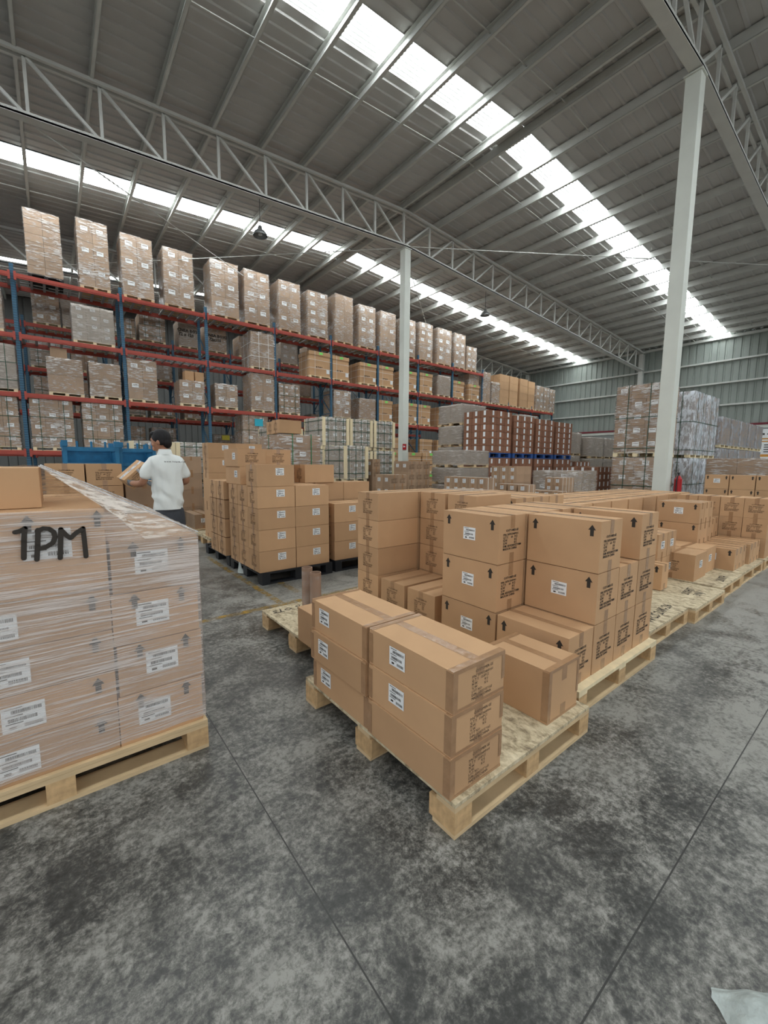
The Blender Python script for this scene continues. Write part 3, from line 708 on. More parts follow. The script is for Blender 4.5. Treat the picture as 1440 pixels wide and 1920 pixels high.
EXT = [(22.57, .8, 7.26, 'tape'), (23.55, .8, 6.76, 'white'), (24.57, 1.0, 7.36, 'x'), (25.6, .95, 7.36, 'x'), (26.8, .95, 7.36, 'x'), (27.68, .82, 7.3, 'x'), (28.85, .95, 7.12, 'w'), (29.65, .72, 7.1, 'w'), (30.45, .72, 7.05, 'w')]
for i, (xr, wd, zt, s) in enumerate(EXT):
    load(xr-wd, FY, LV[2], '%s carton stack, %s from the left on the low far end of the rack' % ({'tape': 'tall brown', 'white': 'short pale', 'x': 'double brown', 'w': 'white-labelled wrapped'}[s], ORD[i]), wd, 1.0, zt-LV[2], 1 if s == 'x' else 2, 2, 4 if s != 'white' else 6, labels='Y' if s == 'w' else None, film=None if s == 'x' else 'film', group='stacks on the far end of the rack', carton_mat='cardboard' if s == 'x' else 'cardboard_far')
GS = ((-.28, .28), (-.25, .25), (.25, .62), 'green_strap')
WS = ((-.18, .22), (-.2, .2), (.35, .7), 'white_strap')
# level three
load(-1.9, FY, LV[2], 'wrapped grey-brown stack cut by the left picture edge, on the third rack level', 1.0, 1.0, 1.28, labels=None, film='film_grey')
load(.80, FY, LV[2], 'wide greyish wrapped load with one white sheet on top, third rack level at left', 1.15, 1.0, 1.22, 3, 2, 4, labels='Y', carton_mat='cardboard_grey', film='film_grey', lw=.14)
load(6.75, FY, LV[2], 'big wrapped load tied with white straps, third level left of the brown crates', 1.03, 1.1, 1.52, 2, 2, 2, labels=None, straps=WS)
for i, (xr, wd, h) in enumerate([(10.6, 1.15, 1.2), (11.62, .95, 1.17), (13.3, 1.05, 1.1), (14.43, .98, 1.12), (16.1, 1.0, 1.1), (17.33, 1.0, 1.15), (18.8, 1.0, 1.2), (20.05, 1.0, 1.06), (21.5, 1.0, 1.02)]):
    if i == 6: load(xr-wd, FY, LV[2], 'wrapped brown two-tier load between the lidded crates of the third rack level', wd, 1.05, h, 1, 2, 2, labels=None, film='film_grey'); continue
    crate(xr-wd, FY, LV[2], 'brown lidded crate with a green label, %s from the left on the third rack level' % ORD[i if i < 6 else i-1], wd, 1.1, h, 'lidded crates on the third rack level')
load(20.52, FY+.05, LV[2]+1.045, 'wrapped carton stack with a white cover, on the last lidded crate', .95, .95, .6, 2, 2, 2, labels=None, palh=.02)
# level two
load(-1.75, FY, LV[1], 'pale grey wrapped and strapped load at the left picture edge, second rack level', 1.05, 1.0, 1.42, 2, 2, 4, labels=None, carton_mat='cardboard_grey', film='film_grey', straps=GS)
load(0.05, FY, LV[1], 'low brown wrapped load with a loose carton on top, second rack level at left', .93, 1.0, 1.2, 1, 2, 2, labels=None, film='film')
tag(link('shipping_carton', MB().box(-.22, -.2, 0, .22, .2, .33).mesh('carton', 'cardboard_far', bevel=.004), None, (.38, FY+.4, LV[1]+1.22)), 'plain brown carton lying on top of the low wrapped load at left', 'box')
load(1.15, FY, LV[1], 'low brown wrapped load beside the blue upright, second rack level at left', .9, 1.0, 1.2, 1, 2, 2, labels=None, film='film')
load(2.27, FY, LV[1], 'brown wrapped cube with four white labels, second rack level', .92, 1.0, 1.5, 2, 2, 2, labels='Y', film='film', lw=.30)
load(3.95, FY, LV[1], 'low wrapped load with four labels and two cartons on top, second rack level', .88, .95, .98, 2, 2, 2, labels='Y', film='film', lw=.30)
for dx in (0, .36): tag(link('shipping_carton', cached('topc', lambda: MB().box(-.16, -.2, 0, .16, .2, .36).mesh('carton', 'cardboard', bevel=.004)), None, (4.35+dx, FY+.35, LV[1]+1.0)), ['left of two tan cartons on the low labelled load, second rack level', 'right of two tan cartons on the low labelled load, second rack level'][dx > 0], 'box')
load(5.25, FY, LV[1], 'short wrapped load with four labels, second rack level just right of a blue upright', .87, .95, 1.0, 2, 2, 2, labels='Y', film='film', lw=.30)
load(6.72, FY, LV[1], 'tall tan wrapped load with four labels, second rack level below the white-strapped one', 1.0, 1.0, 1.6, 2, 2, 2, labels='Y', film='film', lw=.30)
load(7.95, FY, LV[1], 'wrapped grid of many labelled cartons with green straps, second rack level', .98, 1.0, 1.32, 4, 2, 4, labels='Y', straps=GS, lw=.14)
load(10.75, FY, LV[1], 'brown wrapped load with six white labels, second rack level right of mid', .95, 1.0, 1.36, 2, 2, 3, labels='Y', lw=.30)
load(12.25, FY, LV[1], 'pinkish wrapped load of two big cartons, second rack level beside the middle column', .98, 1.05, 1.12, 1, 2, 1, labels=None, film='film')
for i, (xr, wd, h) in enumerate([(14.38, .92, 1.15), (16.15, .9, 1.18), (17.2, .95, 1.17), (18.92, 1.0, 1.17)]):
    crate(xr-wd, FY, LV[1], 'brown lidded crate with a green label, %s from the left on the second rack level' % ORD[i], wd, 1.1, h, 'lidded crates on the second rack level')
# level one
load(-1.85, FY, LV[0], 'wrapped load with green straps at the left picture edge, lowest rack level', 1.1, 1.0, 1.68, 3, 2, 4, labels='Y', straps=GS, lw=.16)
load(-.47, FY, LV[0], 'tall wrapped load with green straps and white labels, left one in the lowest bay', 1.1, 1.0, 1.72, 3, 2, 4, labels='Y', straps=GS, lw=.18)
load(.88, FY, LV[0], 'tall wrapped load with green straps and white labels, right one in the lowest bay', 1.15, 1.0, 1.70, 3, 2, 4, labels='Y', straps=GS, lw=.18)
t = load(6.32, FY, LV[0], 'wrapped load with a bright blue label, lowest rack level', 1.08, 1.0, 1.64, 2, 2, 4, labels='Y', straps=GS, lw=.18)
link('blue_label', MB().box(-.06, -.545, 1.2, .30, -.54, 1.5).mesh('lab', 'blue_label'), t)
for i, x in enumerate((12.9, 14.2, 16.4, 17.8, 19.2)): crate(x, FY, LV[0], 'brown lidded crate, %s from the left on the lowest rack level right of the column' % ORD[i], 1.0, 1.1, 1.05, 'lidded crates on the lowest rack level', green=False)
for i, (x, h) in enumerate(((22.6, 1.3), (24.0, 1.2), (25.4, 1.15), (26.6, 1.2), (28.0, 1.1))):
    load(x, FY, LV[1], 'pale wrapped load under the far end beam, %s from the left on its second level' % ORD[i], 1.0, 1.0, h, 2, 2, 3, labels=None, film='film', group='pale wrapped loads under the far end beam')
# rear rack
RY = 23.15
for i, (x, wd, zt, nz_, lv, st, lb) in enumerate([(-.25, .9, 8.4, 3, 3, None, 'Y'), (.72, .9, 8.4, 5, 3, None, None), (2.5, .92, 8.0, 3, 3, GS, 'Y'), (3.6, 1.1, 8.36, 4, 3, GS, 'Y'), (5.3, .95, 8.4, 3, 3, None, None), (6.6, 1.02, 8.45, 3, 3, None, None), (8.3, 1.0, 8.2, 3, 3, None, None), (10.7, 1.05, 8.3, 2, 3, None, 'Y'), (12.4, 1.1, 8.4, 3, 3, None, None), (14.0, 1.1, 8.3, 3, 3, None, 'Y'),
        (-.44, 1.1, 6.45, 4, 2, GS, 'Y'), (.92, .95, 6.4, 4, 2, None, 'Y'), (2.5, 1.0, 6.5, 4, 2, None, None), (3.9, 1.0, 6.3, 4, 2, None, 'Y'), (5.4, 1.1, 6.3, 2, 2, None, None), (8.8, 1.2, 6.4, 2, 2, None, None), (11.4, 1.2, 6.3, 2, 2, None, None),
        (-.4, 1.1, 4.95, 4, 1, GS, None), (.95, 1.1, 4.9, 4, 1, GS, None), (2.6, 1.05, 4.35, 3, 1, GS, 'Y'), (3.9, 1.1, 4.3, 3, 1, GS, 'Y'), (5.4, 1.05, 4.2, 3, 1, None, 'Y'), (6.8, 1.0, 4.1, 3, 1, None, None), (9.0, 1.1, 4.4, 3, 1, GS, 'Y'), (10.5, 1.1, 4.3, 3, 1, None, None), (12.6, 1.1, 4.4, 2, 1, None, None),
        (2.6, 1.0, 3.1, 3, 0, GS, 'Y'), (3.9, 1.1, 3.1, 3, 0, GS, 'Y'), (6.8, 1.1, 2.9, 3, 0, GS, 'Y')]):
    t = load(x, RY, LV[lv], 'wrapped carton load on the rear rack, %s level, %s from its left end' % (['lowest', 'second', 'third', 'top'][lv], ORD[min(16, sum(1 for q in range(17) if False) + i % 11 if lv else i % 11)]), wd, 1.0, zt-LV[lv], 2, 1, nz_, labels=lb, straps=st, film='film_grey' if i % 3 == 1 else 'film', group='loads on the rear rack', seed=i % 4, lw=.2)
    if i in (4, 5):
        me = place_mesh(centre(text_mesh('w', 'CNSA BOXS\n 72 x 120' if i == 4 else 'CNSA BOXS\n   72x110', .2, 'ink', bold=.008)), face_matrix('Y', wd, 1.0, .75, 0, .05)); link('marker_writing', me, t)
    if i == 28:
        link('yellow_label', MB().box(-.15, -.54, .85, .25, -.535, 1.1).mesh('lab', 'yellow_label'), t)

# ------------------------------------------------------------------ nearest pallet, three-high columns
pallet(1.12, .96, 1.07, 1.21, 'board-topped pallet nearest the camera, carrying seven long cartons')
for k in range(3):
    dx = (0, .006, .012)[k]
    carton('A0' if k == 0 else 'A', 1.115+dx, .985+.004*k, .15+.1735*k, ['bottom', 'middle', 'top'][k] + ' carton of the three-high front column on the nearest pallet', jit=.4, group='long cartons on the nearest pallet')
    carton('AL', 1.12-.012*(k == 1), 1.528+.006*k, .15+.1735*k, ['bottom', 'middle', 'top'][k] + ' labelled carton of the rear column on the nearest pallet', jit=.4, group='long cartons on the nearest pallet')
carton('C', 1.85, 1.01, .15, 'single plain brown carton alone on the right of the nearest pallet', jit=.3)
# pallet behind it with the marker writing and two tubes
pallet(1.36, 2.25, .86, 1.19, 'board-topped pallet with marker writing behind the nearest pallet', writing=('100% OTS', .1, .26, 1.08, 180))
carton('G', 1.335, 2.215, .15, 'plain carton behind the nearest pallet, under the two cardboard tubes', jit=.2)
def tube_(x, y, h, lab):
    mb = MB(); n = 24
    for z in (0, h):
        for r in (.046, .040):
            for i in range(n): a = 2*math.pi*i/n; mb.v.append((r*math.cos(a), r*math.sin(a), z))
    for i in range(n):
        jn = (i+1) % n
        for q in ((i, jn, 2*n+jn, 2*n+i), (n+i, 3*n+i, 3*n+jn, n+jn), (2*n+i, 2*n+jn, 3*n+jn, 3*n+i), (i, n+i, n+jn, jn)): mb.f.append(q); mb.m.append(0)
    t = tag(link('cardboard_tube', mb.mesh('tube', 'tube_board', smooth=False), None, (x, y, .15)), lab, 'tube')
    link('film_remnant', MB().tube((0, 0, .004), (0, 0, h*.93), .0475, 24, cap=False).mesh('film', 'film_thin', smooth=True), t)
tube_(1.66, 3.16, .40, 'rear cardboard tube of two standing on the pallet with writing')
tube_(1.665, 3.02, .385, 'front cardboard tube of two standing on the pallet with writing')
# second pallet of the front row
pallet(2.28, 1.06, 1.17, 1.2, 'new pale pallet with arrow cartons, right of the nearest pallet', deck='wood_pale', style='slats')
names = {2.222: 'leftmost', 2.53: 'second from left', 2.832: 'third from left', 3.142: 'rightmost'}
for x, n in ((2.222, 1), (2.53, 3), (2.832, 2), (3.142, 3)):
    for k in range(n):
        carton('M' if (x == 2.53 and k == 1) else 'M0', x, 1.11, .15+.322*k, '%s arrow carton in the %s front column of the new pale pallet' % (LEVELS[k], names[x]), jit=.35, group='arrow cartons on the new pale pallet')
for x in (2.222, 2.53, 2.832, 3.142):
    for k in range(3):
        carton('M', x, 1.61, .15+.322*k, '%s arrow carton in the %s rear column of the new pale pallet' % (LEVELS[k], names[x]), jit=.35, group='arrow cartons on the new pale pallet')
# nook of cartons behind it
pallet(2.26, 2.275, 1.15, 1.2, 'board pallet under the L-shaped wall of cartons behind the arrow cartons', rz=0)
for k in range(4):
    z = .15+.2565*k
    carton('B', 2.30, 2.985, z, '%s carton of the left end column of the L-shaped carton wall' % LEVELS[k], jit=.3, group='cartons of the L-shaped wall')
    carton('B', 2.80, 2.985, z, '%s carton at the inner corner of the L-shaped carton wall' % LEVELS[k], jit=.1, group='cartons of the L-shaped wall')
    carton('B', 2.805, 2.635, z, '%s carton of the middle column facing the nook of the L-shaped wall' % LEVELS[k], jit=.3, group='cartons of the L-shaped wall')
    carton('B', 2.80, 2.27, z, '%s carton of the right end column of the L-shaped carton wall' % LEVELS[k], jit=.3, group='cartons of the L-shaped wall')
carton('B', 2.29, 2.60, .15, 'low carton lying in the nook, beside the left end column', jit=.5)
carton('B', 2.29, 2.235, .15, 'low carton lying in the nook, beside the three-high arrow cartons', jit=.5)

# ------------------------------------------------------------------ black plastic pallets with the big carton block
for (x, y, lx, ly, lab) in ((1.84, 4.62, .96, 1.12, 'black plastic pallet under the near left corner of the big carton block'), (1.84, 5.78, .96, 1.15, 'black plastic pallet under the rear left of the big carton block'), (2.86, 4.64, .98, 1.15, 'black plastic pallet under the right part of the big carton block')):
    pallet(x, y, lx, ly, lab, deck='black_plastic', style='slats')
rows = (4.64, 4.98, 5.32)
rn = ['front', 'second', 'third']; cn = ['left', 'right']
for k in range(4):
    for jn, y in enumerate(rows):
        for i, x in enumerate((1.82, 2.296)):
            if i == 1 and jn == 2 and k < 3: continue
            carton('BL' if jn == 0 else 'BP', x, y, .15+.2545*k, '%s carton of the %s %s column in the big block on black pallets' % (LEVELS[k], rn[jn], cn[i]), jit=.8, group='cartons of the big block')
    for jn, y in enumerate((5.80, 6.15)):
        carton('BP', 1.80, y, .15+.262*k, '%s carton of the %s rear column at the far left of the big block' % (LEVELS[k], ['fourth', 'fifth'][jn]), jit=.8, group='cartons of the big block')
        if k == 3: carton('BP', 2.28, y, .15+.262*k, 'carton top seen behind the %s rear column of the big block' % ['fourth', 'fifth'][jn], jit=.8)
carton('U', 2.28, 5.80, .15, 'tall plain carton hidden low behind the big block, nearer one'); carton('U', 2.28, 6.16, .15, 'tall plain carton hidden low behind the big block, farther one')
carton('BL', 1.815, 4.645, 1.168, 'labelled carton on the very top of the big block at its near corner', jit=.8)
carton('BR', 1.825, 5.21, 1.168, 'lower of two turned cartons on top of the big block at its left edge')
carton('BR', 1.81, 5.22, 1.394, 'upper of two turned cartons on top of the big block at its left edge')
carton('BR', 2.22, 5.25, 1.168, 'turned carton on top of the big block, lower one of the right pair'); carton('BR', 2.20, 5.30, 1.394, 'turned carton on top of the big block with its text end showing, right one')
carton('BP', 2.72, 5.20, 1.168, 'plain carton lying on the top tier of the big block, middle')
for k in range(4):
    for i, x in enumerate((2.865, 3.34)):
        if k < 3: carton('BL', x, 4.665, .15+.2545*k, '%s carton of the %s front column in the right part of the big block' % (LEVELS[k], cn[i]), jit=.6, group='cartons of the big block')
        carton('BP', x+.03, 5.22, .15+.2545*k, '%s carton of the %s rear column in the right part of the big block' % (LEVELS[k], cn[i]), jit=.6, group='cartons of the big block')
def scrap(name, pts, faces, lab, loc):
    mb = MB(); mb.v = pts; mb.f = faces; mb.m = [0]*len(faces)
    me = mb.mesh(name, 'scrap', smooth=True); o = link(name, me, None, loc); s = o.modifiers.new('s', 'SUBSURF'); s.levels = 2; s.render_levels = 2
    return tag(o, lab, 'plastic film')
scrap('film_scrap', [(0,0,.20),(.012,-.015,.20),(-.01,-.03,.10),(.012,-.045,.10),(-.05,-.05,.012),(.0,-.08,.02),(.09,-.20,.006),(.03,-.05,.04)], [(0,1,3,2),(2,3,5,4),(3,7,6,5)], 'clear film scrap hanging from the black pallet onto the floor', (1.82, 5.35, 0))
from mathutils import noise as mn_
pts, fcs, n_ = [], [], 12
for jn in range(n_+1):
    for i in range(n_+1):
        u, v_ = i/n_, jn/n_; L0 = Vector((1.325, .205, 0)); A_ = Vector((1.12, -.02, 0)); B_ = Vector((1.60, -.05, 0))
        p = L0*(1-v_) + (A_*(1-u)+B_*u)*v_ + Vector((.03*(u-.5)*(1-v_), .01*(u-.5)*(1-v_), 0)); h_ = .05*math.sin(math.pi*u)*min(1, v_*3) + .022*mn_.noise(p*14) + .012*mn_.noise(p*37)
        pts.append((p.x+.01*mn_.noise(p*25), p.y+.012*mn_.noise(p*22), max(.004, h_+.01))); 
        if i < n_ and jn < n_: q = jn*(n_+1)+i; fcs.append((q, q+1, q+n_+2, q+n_+1))
scrap('plastic_bag', pts, fcs, 'crumpled pale green plastic bag on the floor at the bottom right corner', (0, 0, 0))

# ------------------------------------------------------------------ wrapped pallet at the left with 1PM
t = tag(empty('wrapped_pallet_load', (0, 0, 0)), 'half-used wrapped pallet load marked 1PM in the left foreground', 'pallet load')
pl = link('pallet', None, t, (-.66, 2.10, 0))
for p in pallet_parts(1.19, 1.2, 'wood', 'board', .15): link(p[0], p[1], pl, p[2] if len(p) > 2 else (0, 0, 0))
cR = MB().box(-.178, -.27, 0, .178, .27, .235).mesh('carton', 'cardboard', bevel=.003)
cL = MB().box(-.27, -.27, 0, .27, .27, .185).mesh('carton', 'cardboard', bevel=.003)
cT = MB().box(-.27, -.27, 0, .27, .27, .345).mesh('carton', 'cardboard', bevel=.003)
LBIG = label_art(.135, .105)
def art_on(me, c, ax, zc, hy, s=1.0):
    m2 = place_mesh(me, Matrix.Translation((ax, -hy-.002, zc)) @ Matrix.Rotation(math.pi/2, 4, 'X') @ Matrix.Scale(s, 4)); return link('shipping_label' if len(me.materials) == 2 else 'up_arrow', m2, c)
for jn in (0, 1):
    for k in range(4):
        c = link('carton', cR, t, (.34+.004*((k % 2)*2-1), 2.39+.545*jn, .15+.2385*k))
        if jn == 0:
            art_on(ARROW, c, -.09, .19, .27); art_on(ARROW, c, .105, .19, .27)
            art_on(LBIG, c, (-.035, .0, -.02, -.02)[k], .13, .27)
    for k in range(4):
        for i in (0, 1):
            c = link('carton', cL, t, (-.115-.545*i, 2.39+.545*jn, .15+.188*k))
            if jn == 0 and i == 0: art_on(ARROW, c, .205, .13, .27); art_on(LBIG, c, (-.075, -.045, -.08, -.105)[k], .09, .27)
    for i in (0, 1):
        c = link('carton', cT, t, (-.115-.545*i, 2.39+.545*jn, .903))
        if jn == 0 and i == 0: art_on(ARROW, c, .245, .30, .27); art_on(ARROW, c, .02, .295, .27); art_on(LBIG, c, .075, .215, .27, 1.15)
link('carton', MB().box(-.3, -.2, 0, .3, .2, .17).mesh('carton', 'cardboard', bevel=.003), t, (-.35, 2.49, 1.25))
# film: front sheet, side sheets and the tent pulled from the loose top carton down to the right
mb = MB(); nx, nz2 = 26, 30
def front_y(x, z): return 2.1155 - .004*math.sin(x*31+z*7)*math.sin(z*23) - .003
xs_ = [-.68 + 1.205*i/nx for i in range(nx+1)]
for jn in range(nz2+1):
    for x in xs_:
        ztop = 1.253 if x < .165 else 1.108 + (1.253-1.108)*max(0, (.30-x))/.135 if x < .30 else 1.108
        z = .17 + (ztop-.17)*jn/nz2; mb.v.append((x, front_y(x, z), z))
for jn in range(nz2):
    for i in range(nx): mb.f.append((jn*(nx+1)+i, jn*(nx+1)+i+1, (jn+1)*(nx+1)+i+1, (jn+1)*(nx+1)+i)); mb.m.append(0)
link('stretch_film', mb.mesh('film', 'film_near', smooth=True), t)
mb = MB(); mb.quad((.528, 2.112, .17), (.528, 3.21, .17), (.528, 3.21, 1.108), (.528, 2.112, 1.108)); link('stretch_film', mb.mesh('film', 'film_near'), t)
def sheet_grid(a, b_, c, d, n=14, sag=.03, amp=.004):
    mb = MB(); a, b_, c, d = map(Vector, (a, b_, c, d))
    for jn in range(n+1):
        for i in range(n+1):
            u, v_ = i/n, jn/n; p = a*(1-u)*(1-v_)+b_*u*(1-v_)+c*u*v_+d*(1-u)*v_
            p.z -= sag*math.sin(math.pi*u)*math.sin(math.pi*v_) + amp*math.sin(u*40+v_*9); mb.v.append(tuple(p))
    for jn in range(n):
        for i in range(n): q = jn*(n+1)+i; mb.f.append((q, q+1, q+n+2, q+n+1)); mb.m.append(0)
    return mb
mb = sheet_grid((-.05, 2.29, 1.425), (-.05, 2.69, 1.425), (.528, 3.21, 1.112), (.528, 2.112, 1.112), sag=.02)
link('stretch_film', mb.mesh('film', 'film_fold', smooth=True), t)
mb = sheet_grid((-.05, 2.29, 1.425), (.16, 2.110, 1.250), (.30, 2.110, 1.104), (.528, 2.110, 1.108), n=10, sag=.0, amp=.001)
link('stretch_film', mb.mesh('film', 'film_fold', smooth=True), t)
mb = sheet_grid((-.05, 2.69, 1.425), (-.65, 2.69, 1.425), (-.65, 3.21, 1.25), (.528, 3.21, 1.112), n=10, sag=.02)
link('stretch_film', mb.mesh('film', 'film_tent', smooth=True), t)
link('film_edge', MB().tube((-.05, 2.69, 1.428), (.528, 3.21, 1.114), .0035, 6).tube((-.05, 2.29, 1.428), (.528, 2.112, 1.114), .002, 6).mesh('edge', 'film_glare'), t)
def stroke(mb, pts, r=.0088, y=2.104):
    pts = [(p[0]*.0 + PXX(p[0]), y, PZZ(p[0], p[1])) for p in pts]
    for a, b_ in zip(pts, pts[1:]):
        off_ = Vector((0, -.00012*(len(mb.v) % 40), 0)); a = Vector(a)+off_; b_ = Vector(b_)+off_; d = (b_-a).normalized(); nn = Vector((-d.z, 0, d.x))*r
        mb.quad(tuple(a+nn), tuple(a-nn), tuple(b_-nn), tuple(b_+nn))
    for p in pts:
        k = len(mb.v); mb.v += [(p[0]+r*math.cos(i*math.pi/5), p[1]+.0004, p[2]+r*math.sin(i*math.pi/5)) for i in range(10)]; mb.f.append(tuple(range(k, k+10))); mb.m.append(0)
def _hit(px, py, Y=2.108):
    x = (px/2.743-720)/778.58; yy = (860+py/2.743-960)/778.58
    v = Vector((RR[0][0]*x+RR[1][0]*yy+RR[2][0], RR[0][1]*x+RR[1][1]*yy+RR[2][1], RR[0][2]*x+RR[1][2]*yy+RR[2][2]))
    return v*(Y/v.y) + Vector((0, 0, 1.45))
def PXX(p): return p
def PZZ(a, b_): return b_
WR = {'1': [[(-.1202, 1.1700), (-.0850, 1.1975), (-.0838, 1.0905), (-.0830, 1.0350)], ]}
strokes = [[(78, 378), (104, 372), (128, 358)], [(127, 360), (124, 420), (123, 512)],
           [(196, 366), (194, 440), (190, 518)], [(192, 372), (222, 358), (252, 360), (276, 376), (284, 402), (272, 432), (240, 452), (204, 462)],
           [(313, 362), (312, 430), (310, 510)], [(314, 366), (340, 392), (362, 408), (392, 380), (426, 358)], [(426, 358), (434, 420), (442, 502)]]
mb = MB()
for s in strokes: stroke(mb, [(_hit(*q).x, _hit(*q).z) for q in s])
link('marker_writing', mb.mesh('w', 'ink'), t)

# ------------------------------------------------------------------ row of pallets to the right
pallet(3.50, 1.15, .99, 1.15, 'empty-fronted board pallet with big marker writing beside the new pale pallet', writing=('WCS 20K-26', .115, .62, .12, 4))
pallet(4.52, 1.10, .97, 1.2, 'second board pallet of the right-hand row with marker writing, next to the first', writing=('2/XHJT\n 3/NJ', .095, .60, .17, 4), h=.142)
pallet(5.52, 1.14, .90, 1.2, 'third board pallet of the right-hand row, with marker writing at its edge', writing=('2/NTH', .11, .46, .10, 4))
pallet(6.46, 1.15, 1.15, 1.15, 'fourth board pallet of the right-hand row, carrying low shiny-edged cartons')
pallet(7.66, 1.14, 1.05, 1.2, 'fifth board pallet of the right-hand row, under the dark three-high wall of cartons')
carton('NSL', 4.87, 1.50, .15, 'small narrow arrow carton on the second board pallet of the right-hand row')
for i, x in enumerate((5.10, 5.38)):
    carton('L', x, 1.63, .15, 'lower %s carton behind the small narrow carton, right-hand row' % cn[i]); carton('L', x, 1.63, .426, 'upper %s carton with a white end label, right-hand row' % cn[i])
carton('I', 5.54, 1.40, .15, 'text-sided carton with a white label at the corner of the third board pallet')
carton('I', 6.02, 1.43, .142+.008, 'labelled carton between the text-sided one and the arrow cartons, right-hand row')
for i, (x, y) in enumerate(((5.52, 1.90), (6.02, 1.93))): carton('RA', x, y, .15, ['left', 'right'][i] + ' low carton behind the text-sided carton, right-hand row')
for i in range(3): carton('NSL' if i == 0 else 'NS', 6.52+.19*i, 1.25, .15, '%s of three narrow low arrow cartons on the fourth board pallet' % ['first', 'middle', 'last'][i])
for i in range(3): carton('NS', 7.13+.0+.19*i, 1.22, .15, '%s of three narrow shiny cartons at the end of the fourth board pallet' % ['first', 'middle', 'last'][i])
for k in range(3):
    for i in range(3):
        carton('NSL' if (i == 0 and k == 2) else 'NS', 6.50+.19*i, 1.74 if k == 0 else 1.64, .15+.272*k, '%s tier, %s of the narrow cartons stacked on the fourth board pallet' % (LEVELS[k], ['first', 'middle', 'last'][i]))
for k in range(2):
    for i in range(3): carton('NS', 7.10+.19*i, 1.70, .15+.272*k, '%s tier, %s narrow carton right of the stacked ones, fourth board pallet' % (LEVELS[k], ['first', 'middle', 'last'][i]))
for k in range(3):
    for i, y in enumerate((1.17, 1.445, 1.72, 1.995)): carton('T', 7.75, y, .15+.2795*k, '%s tier, %s carton of the dark three-high wall at the right' % (LEVELS[k], ['nearest', 'second', 'third', 'farthest'][i]), group='three-high wall at the right')
# second row of pallets behind
for i, x in enumerate((3.52, 4.62, 5.72, 6.82, 7.92)): pallet(x, 2.36, 1.05, 1.15, 'mostly hidden board pallet, %s in the second row on the right' % ORD[i])
for i in range(3):
    for jn in range(2):
        for k in range(3): 
            if i > 0 and jn == 1 and k < 2: continue
            carton('M0', 3.54+.305*i, 2.38+.5*jn, .15+.322*k, '%s arrow carton, %s row %s column, behind the new pale pallet' % (LEVELS[k], ['front', 'rear'][jn], ['left', 'middle', 'right'][i]), group='arrow cartons behind the new pale pallet')
cell = []
for i in range(8):
    for jn in range(3):
        x = 4.64+.515*i; y = 2.37+.375*jn
        vis = (jn == 0 and i < 5) or i == 0
        hh = .56
        if vis and jn == 0:
            carton('R', x, y, .15, 'low front carton, %s in the second row on the right' % ORD[i]); carton('R', x, y, .15+.277, 'middle front carton, %s in the second row on the right' % ORD[i])
        else: carton('U', x, y, .15, 'tall carton under the top tier, %s row %s place, second row on the right' % (['front', 'middle', 'rear'][jn], ORD[i]))
        carton('RA' if (i+jn) % 3 == 1 else 'R', x, y, .15+(.554 if vis and jn == 0 else .557), 'top tier carton, %s row %s place, second row on the right' % (['front', 'middle', 'rear'][jn], ORD[i]), group='top tier cartons on the right')
for i in range(3):
    for k in range(1): carton('R', 6.2, 2.0-.001 if i == 9 else 1.995, .15, 'x') if False else None
# arrow cartons far right
pallet(10.42, 1.25, 1.1, 1.4, 'pallet under the arrow cartons beyond the right-hand row')
for i, y in enumerate((2.23, 1.83, 1.43)):
    for k in range(4): carton('Q' if (k == 3 and i == 0) else 'Q0', 10.5, y, .15+.2785*k, '%s tier, %s arrow carton of the stack right of the tall column' % (LEVELS[k], ['left', 'middle', 'right'][i]), group='arrow cartons right of the tall column')
# small strapped cartons in the middle distance
def small_group(x, y, ny, tiers, ztop, key, gname, nx=1, pal=True, step=.2):
    nm = 'small_carton'
    lx, ly, h = CT[key][2]
    base = ztop-tiers*h
    if pal: pallet(x-.1, y-.05, max(.8, nx*lx+.2), max(.8, ny*step+.1), 'pallet under %s' % gname, deck='wood', style='slats')
    for i in range(nx):
        for jn in range(ny):
            zb = .15
            nlow = 1; hl = base-zb
            if hl > .05:
                me = cached(('base', key, round(hl, 2)), lambda: MB().box(-lx/2, -ly/2, 0, lx/2, ly/2, hl-.002).mesh('carton', 'cardboard_far', bevel=.003))
                if jn == 0 or jn == ny-1 or True: tag(link('base_carton', me, None, (x+lx*(i+.5), y+step*(jn+.5), zb)), '%s base carton, %s from the right, under %s' % (('front', 'middle', 'back')[i] if nx == 3 else ('back' if i else 'front'), ORD[jn], gname), 'box', 'base cartons of ' + gname)
            for k in range(tiers): carton(key, x+lx*i, y+step*jn+(step-ly)/2, base+h*k, '%s tier, %s place from the right, in %s' % (LEVELS[k], ORD[jn]) if False else '%s tier %s, %s from the right, of %s' % (LEVELS[k], ('front', 'middle', 'back')[i] if nx == 3 else ('back' if i else 'front'), ORD[jn], gname), group=gname, jit=.5, name=nm)
small_group(5.95, 4.62, 5, 2, 1.20, 'S', 'the strapped five-wide row', step=.2)
small_group(6.75, 4.3, 3, 2, 1.07, 'S', 'the strapped trio', step=.225)
small_group(7.75, 5.22, 3, 3, 1.40, 'SS', 'the tallest group of small cartons', nx=2, step=.22)
small_group(7.55, 4.1, 5, 1, .93, 'S', 'the low strapped row of small cartons', step=.2)
small_group(8.75, 4.75, 2, 2, 1.15, 'S', 'the small stack right of the low row', nx=2, step=.2)
small_group(8.6, 3.75, 3, 1, .88, 'SS', 'the small row before the domed load', step=.22)
small_group(4.62, 3.62, 4, 2, 1.06, 'S', 'the nearest strapped small stack', nx=2, step=.205)
